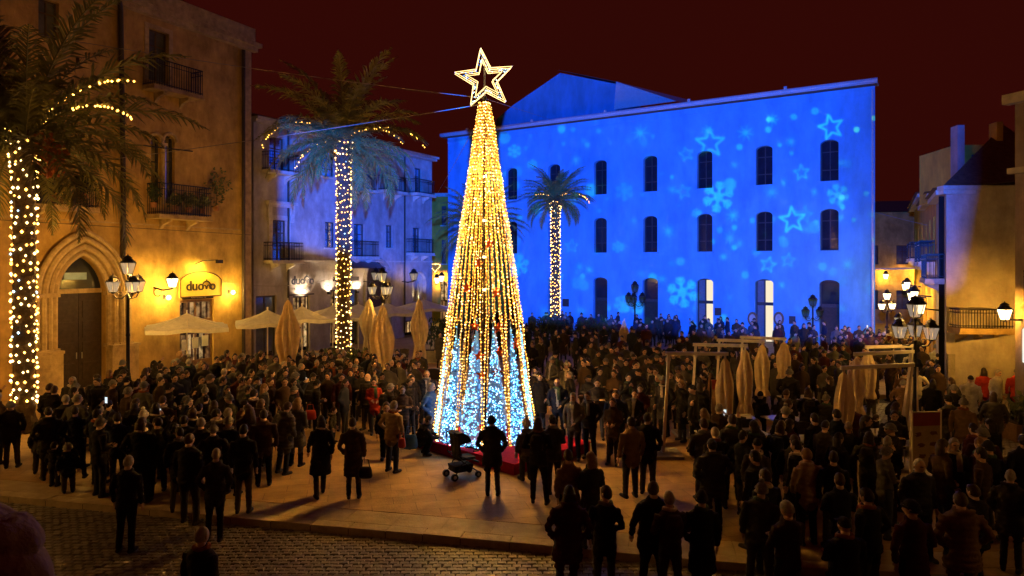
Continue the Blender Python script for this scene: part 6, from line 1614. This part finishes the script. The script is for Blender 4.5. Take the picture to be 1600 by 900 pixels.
x, y = at_head(980,584,'phone'); ph = MB().box((0,0,0),(.075,.009,.15)).build('smartphone', M['iron']); ph.location = (x-.0, y-.34, 1.45); tag(ph, 'smartphone held up toward the tree in two hands', 'phone', 'phones'); MB().box((0,.006,0),(.068,.002,.14)).build('screen', emit('phone_screen', (.7,.85,1), 1.2), ph)

# the rest of the crowd
ORD = ['first','second','third','fourth','fifth','sixth','seventh','eighth','ninth','tenth','eleventh','twelfth','thirteenth','fourteenth','fifteenth','sixteenth']
STY = [('short','dark'),('short','brown'),('short','grey'),('receding','grey'),('short','dark'),('long','dark'),('long','brown'),('bob','dark'),('bun','dark'),('beanie','black'),('beanie','grey'),('cap','black'),('pom','grey'),('long','fair')]
SW_ = {'short':'short','receding':'thinning','bald':'bald head','long':'long','bob':'bobbed','bun':'tied up','beanie':'beanie','cap':'cap','pom':'bobble hat'}
GAR = {'jacket':'jacket','jacket_wide':'jacket','pockets':'jacket','folded':'jacket','phone':'jacket','longcoat':'long coat','woman_coat':'long coat','woman':'jacket','walk':'jacket','parka':'parka','backpack':'jacket','open_jacket':'open jacket','child':'jacket','hips':'jacket','arm_up':'jacket','look_down':'jacket','turned':'jacket','stout':'jacket'}
crowd = []
rng = random.Random(21)
clear = [((8.8,16.2),(10.3,16.2),(8.4,12.9),(7.0,12.9)),((-6.2,13.0),(1.3,13.0),(1.6,17.4),(-2.2,18.6),(-6.0,17.0))]
def inpoly(x, y, p):
    c = False; n = len(p)
    for i in range(n):
        (x0,y0),(x1,y1) = p[i],p[(i+1)%n]
        if (y0 > y) != (y1 > y) and x < (x1-x0)*(y-y0)/(y1-y0)+x0: c = not c
    return c
OBST = [(X(px,Y),Y,.75) for px,Y,_,_ in TB]+[(TX,TY,2.2),(X(537,30),30,1.7),(X(38,21),21,.7),(X(200,24),24,.4),(X(597,31),31,.4),(X(1430,19.6),19.6,.4),(X(868,46),46,.5),(X(850,41),41,1.6),(X(925,40),40,1.4),(X(1446,16.3),16.3,.6),(X(1118,21),21,.5),(X(1110,24.5),24.5,1.2),(X(722,16.4),16.4,1.0)]+[(X(p,Y),Y,.45) for p,Y in ((450,26),(577,31),(598,26),(655,30),(975,36),(1133,18.3),(1164,20.2),(1191,21.8),(1225,23.5),(1318,16.9),(1338,19),(1356,20.6))]
PH = [0]; SCR = emit('phone_screen_glow', (.75,.88,1), 1.1); PHM = MB().box((0,0,0),(.075,.010,.15)).mesh('smartphone', M['iron']); PSM = MB().box((0,.007,0),(.068,.002,.14)).mesh('screen', SCR)
def add_phone(o, key, s):
    if key not in ('phone','arm_up','look_down') or PH[0] > 16 or rng.random() < .35: return
    p = {'phone': Vector((0,-.39,1.46)), 'arm_up': Vector((.12,-.34,1.86)), 'look_down': Vector((0,-.36,1.19))}[key]*s
    q = link('smartphone', PHM, None, o.location+Matrix.Rotation(o.rotation_euler.z,3,'Z') @ p, o.rotation_euler.z); link('screen', PSM, q)
    if key == 'look_down': q.rotation_euler = (R(-50),0,o.rotation_euler.z)
    PH[0] += 1; PHONES.append((q, o))
PHONES = []
def fill(region, poly, n, face, phrase, keys, mind=.52, coats=('black','black','charcoal','navy','brown','maroon','olive','grey','black','charcoal')):
    xs = [p[0] for p in poly]; ys = [p[1] for p in poly]; got = 0; tries = 0
    while got < n and tries < 6000:
        tries += 1; x, y = rng.uniform(min(xs),max(xs)), rng.uniform(min(ys),max(ys))
        if not inpoly(x, y, poly) or any(inpoly(x, y, c) for c in clear): continue
        if any((x-a)**2+(y-b_)**2 < mind*mind for a, b_ in PEOPLE) or any((x-a)**2+(y-b_)**2 < r*r for a, b_, r in OBST): continue
        if (Vector((x,y,0))-FB.o).dot(FB.nin) > -1.0 or ((Vector((x,y,0))-FL.o).dot(FL.nin) > -.9 and x < -5) or ((Vector((x,y,0))-FM.o).dot(FM.nin) > -1.0 and x < 0): continue
        key = rng.choice(keys); st, hc = rng.choice(STY)
        if key == 'child' and st in ('bald','receding'): st = 'short'
        coat = rng.choice(coats); s = rng.uniform(.94,1.05)*(rng.choice((.85,1.0,1.1)) if key == 'child' else 1)
        o = person(x, y, key, st, hc, coat, R(face(x,y)+rng.gauss(0,26)), 'x', s, phrase[1]); add_phone(o, key, s); crowd.append((o, region, phrase[0], coat, GAR[key], st, hc, key)); got += 1
std = ['hips','arm_up','look_down','turned','turned','stout','stout','child','jacket','jacket_wide','pockets','pockets','folded','phone','longcoat','woman_coat','woman','parka','backpack','open_jacket','child','woman']
def to_tree(x, y): return math.degrees(math.atan2(TX-x, y-TY))
fill('A', [(-3.5,30),(6.5,27.5),(16,29),(20,37),(19.5,41.5),(-1,54),(-4,40)], 26, lambda x,y: to_tree(x,y)*.6, ('by the blue wall','far crowd before the blue building'), std)
fill('B', [(1.2,18.8),(5.6,18.4),(7.2,27),(1.5,28),(.2,23)], 34, lambda x,y: to_tree(x,y), ('right of the tree','crowd right of the light tree'), std)
fill('C', [(-8.5,18.2),(-2.9,19.6),(-2.2,26),(-8,27)], 34, lambda x,y: to_tree(x,y), ('left of the tree','crowd left of the light tree'), std)
fill('D', [(-13.2,17.0),(-9.5,14.9),(-6.0,14.9),(-6.6,19),(-8.8,20),(-9,26),(-13,27)], 74, lambda x,y: 190 if y < 18 else 150, ('before the portal','dark crowd on the left'), std, .56)
fill('E', [(4.2,13.0),(9.4,12.6),(10.2,18),(10.5,22),(5.5,22)], 32, lambda x,y: 180+to_tree(x,y)*.4, ('by the cantilever parasols','dark crowd around the parasols'), std, .58)
fill('F', [(11,17.5),(13.2,16.5),(15.0,21.3),(14.4,23.2),(20.5,33),(20,39),(12.5,27.5)], 36, lambda x,y: 160, ('at the alley mouth','crowd at the alley mouth'), std, .5, ('black','charcoal','navy','brown','grey','maroon','black','tan','white'))
fill('G', [(3.4,9.6),(8.6,9.3),(9.2,12.3),(4.0,12.6)], 12, lambda x,y: 180, ('on the near cobbles','people on the near cobbles'), std, .6)
fill('D', [(-9.6,15.3),(-5.4,13.9),(-5.2,15.6),(-6.2,17.5),(-10,17.5)], 16, lambda x,y: 185, ('before the portal','dark crowd on the left'), std, .5)
fill('E', [(3.6,12.6),(9.4,12.2),(9.6,15.2),(4.2,15.8)], 14, lambda x,y: 180, ('by the cantilever parasols','dark crowd around the parasols'), std, .5)
byk = {}
for c in crowd:
    o, rg, phr, coat, gar, st, hc, key = c
    kid = 'child' if key == 'child' else 'person'
    hw = {'short': hc+' short hair','receding':'thinning grey hair','bald':'bald head','long':hc+' long hair','bob':'dark bobbed hair','bun':'dark hair bun','beanie':hc+' beanie','cap':'black cap','pom':'grey bobble hat'}[st]
    byk.setdefault((rg, f'{kid} in {coat} {gar} with {hw} {phr}'), []).append(o)
for (rg, lb), os_ in byk.items():
    os_.sort(key=lambda o: o.location.x/o.location.y)
    for i, o in enumerate(os_): o['label'] = lb if len(os_) == 1 else f'{lb}, {ORD[i]} from left'
for q, o in PHONES: tag(q, 'lit smartphone held by the '+' '.join(w for w in o['label'].replace(',','').split() if w not in ('in','with','hair','the','person'))[:200], 'phone', 'phones held up in the crowd')
# the thick of the far crowd, too many and too small to pick apart
low = {k: person_body('low', dict(POSES[k], vox=.05)) for k in ('jacket','pockets','woman_coat','folded','longcoat')}
cm = MB(); cmats = [mat('crowd_'+k, COATS[k], .9, .2, 8) for k in ('black','charcoal','navy','brown','maroon','grey')]
nC = len(cmats); got = 0; tries = 0
fpolys = [([(-3.5,33),(4,30),(17,31),(20,38),(19.6,41.4),(0,53),(-3.5,44)],125),([(1.5,21.5),(6.5,21),(12,24),(13,30),(3,30)],75),([(-12.4,20),(-6.8,19.2),(-3,21.5),(-3.5,28),(-9,28),(-12.4,24)],75),([(11.5,22),(14.2,23),(20.3,34),(19.8,40),(12.5,30)],45)]
fi = 0; fg = 0
while fi < len(fpolys) and tries < 30000:
    tries += 1; fpoly = fpolys[fi][0]; x, y = rng.uniform(-13,20.5), rng.uniform(19,53)
    if fg >= fpolys[fi][1] or tries % 7500 == 0: fi += 1; fg = 0; continue
    if not inpoly(x, y, fpoly) or any((x-a)**2+(y-b_)**2 < .19 for a, b_ in PEOPLE) or any((x-a)**2+(y-b_)**2 < r*r for a, b_, r in OBST) or (Vector((x,y,0))-FB.o).dot(FB.nin) > -.8: continue
    me, head = low[rng.choice(list(low))]; a = R(to_tree(x,y)*.6+rng.gauss(0,30)); s = rng.uniform(.93,1.05); ca, sa = math.cos(a)*s, math.sin(a)*s
    ci = rng.randrange(nC); base = len(cm.v)
    cm.v.extend([(x+ca*v.co.x-sa*v.co.y, y+sa*v.co.x+ca*v.co.y, s*v.co.z) for v in me.vertices])
    for p in me.polygons:
        cm.f.append(tuple(base+i for i in p.vertices)); cm.m.append(ci if p.material_index in (0,6) else nC+min(p.material_index,3)-1)
    hm_ = hair_mesh(rng.choice(('short','short','long','beanie','bob')), head); base = len(cm.v)
    cm.v.extend([(x+ca*q[0]-sa*q[1], y+sa*q[0]+ca*q[1], s*q[2]) for q in hm_.v]); cm.f.extend([tuple(base+i for i in f) for f in hm_.f]); cm.m.extend([nC+3]*len(hm_.f))
    PEOPLE.append((x,y)); got += 1; fg += 1
tag(cm.build('distant_crowd', cmats+[mat('crowd_trousers',(.02,.018,.018),.9), mat('crowd_skin',(.5,.31,.22),.6), M['shoe'], HAIRC['dark']], None, True), 'dense mass of small dark figures packed between and behind the nearer people', 'crowd', kind='stuff')
# neighbour on the terrace, at the very edge of the view
tag(MB().b2(-3.2,3.2,-1.6,1.35,2.8,2.93).build('terrace', M['stone']), kind='structure')
POSES['quilted'] = dict(hood=1, hem=.70, fat=1.2, quilt=0, armL=((-.33,.04,1.14),(-.25,-.10,.93)), armR=((.33,.04,1.14),(.25,-.10,.93)), vox=.010)
BODY['quilted'] = person_body('person', POSES['quilted'])
me = BODY['quilted'][0]; co = np.empty(len(me.vertices)*3, np.float32); me.vertices.foreach_get('co', co); co = co.reshape(-1,3)
q = np.abs(np.sin((co[:,2]+.35*np.abs(co[:,0]))*52))
rd_ = np.empty(len(me.vertices)*3, np.float32); me.vertices.foreach_get('normal', rd_); rd_ = rd_.reshape(-1,3)
co += rd_*(.020*np.sqrt(q)*((co[:,2] > .72)&(co[:,2] < 1.5)))[:,None]; me.vertices.foreach_set('co', co.ravel()); me.update()
o = person(-1.53, 1.72, 'quilted', 'short', 'dark', 'purple', R(190), 'person in quilted purple jacket, only a shoulder showing at the corner of the view', 1.0, z=2.93)
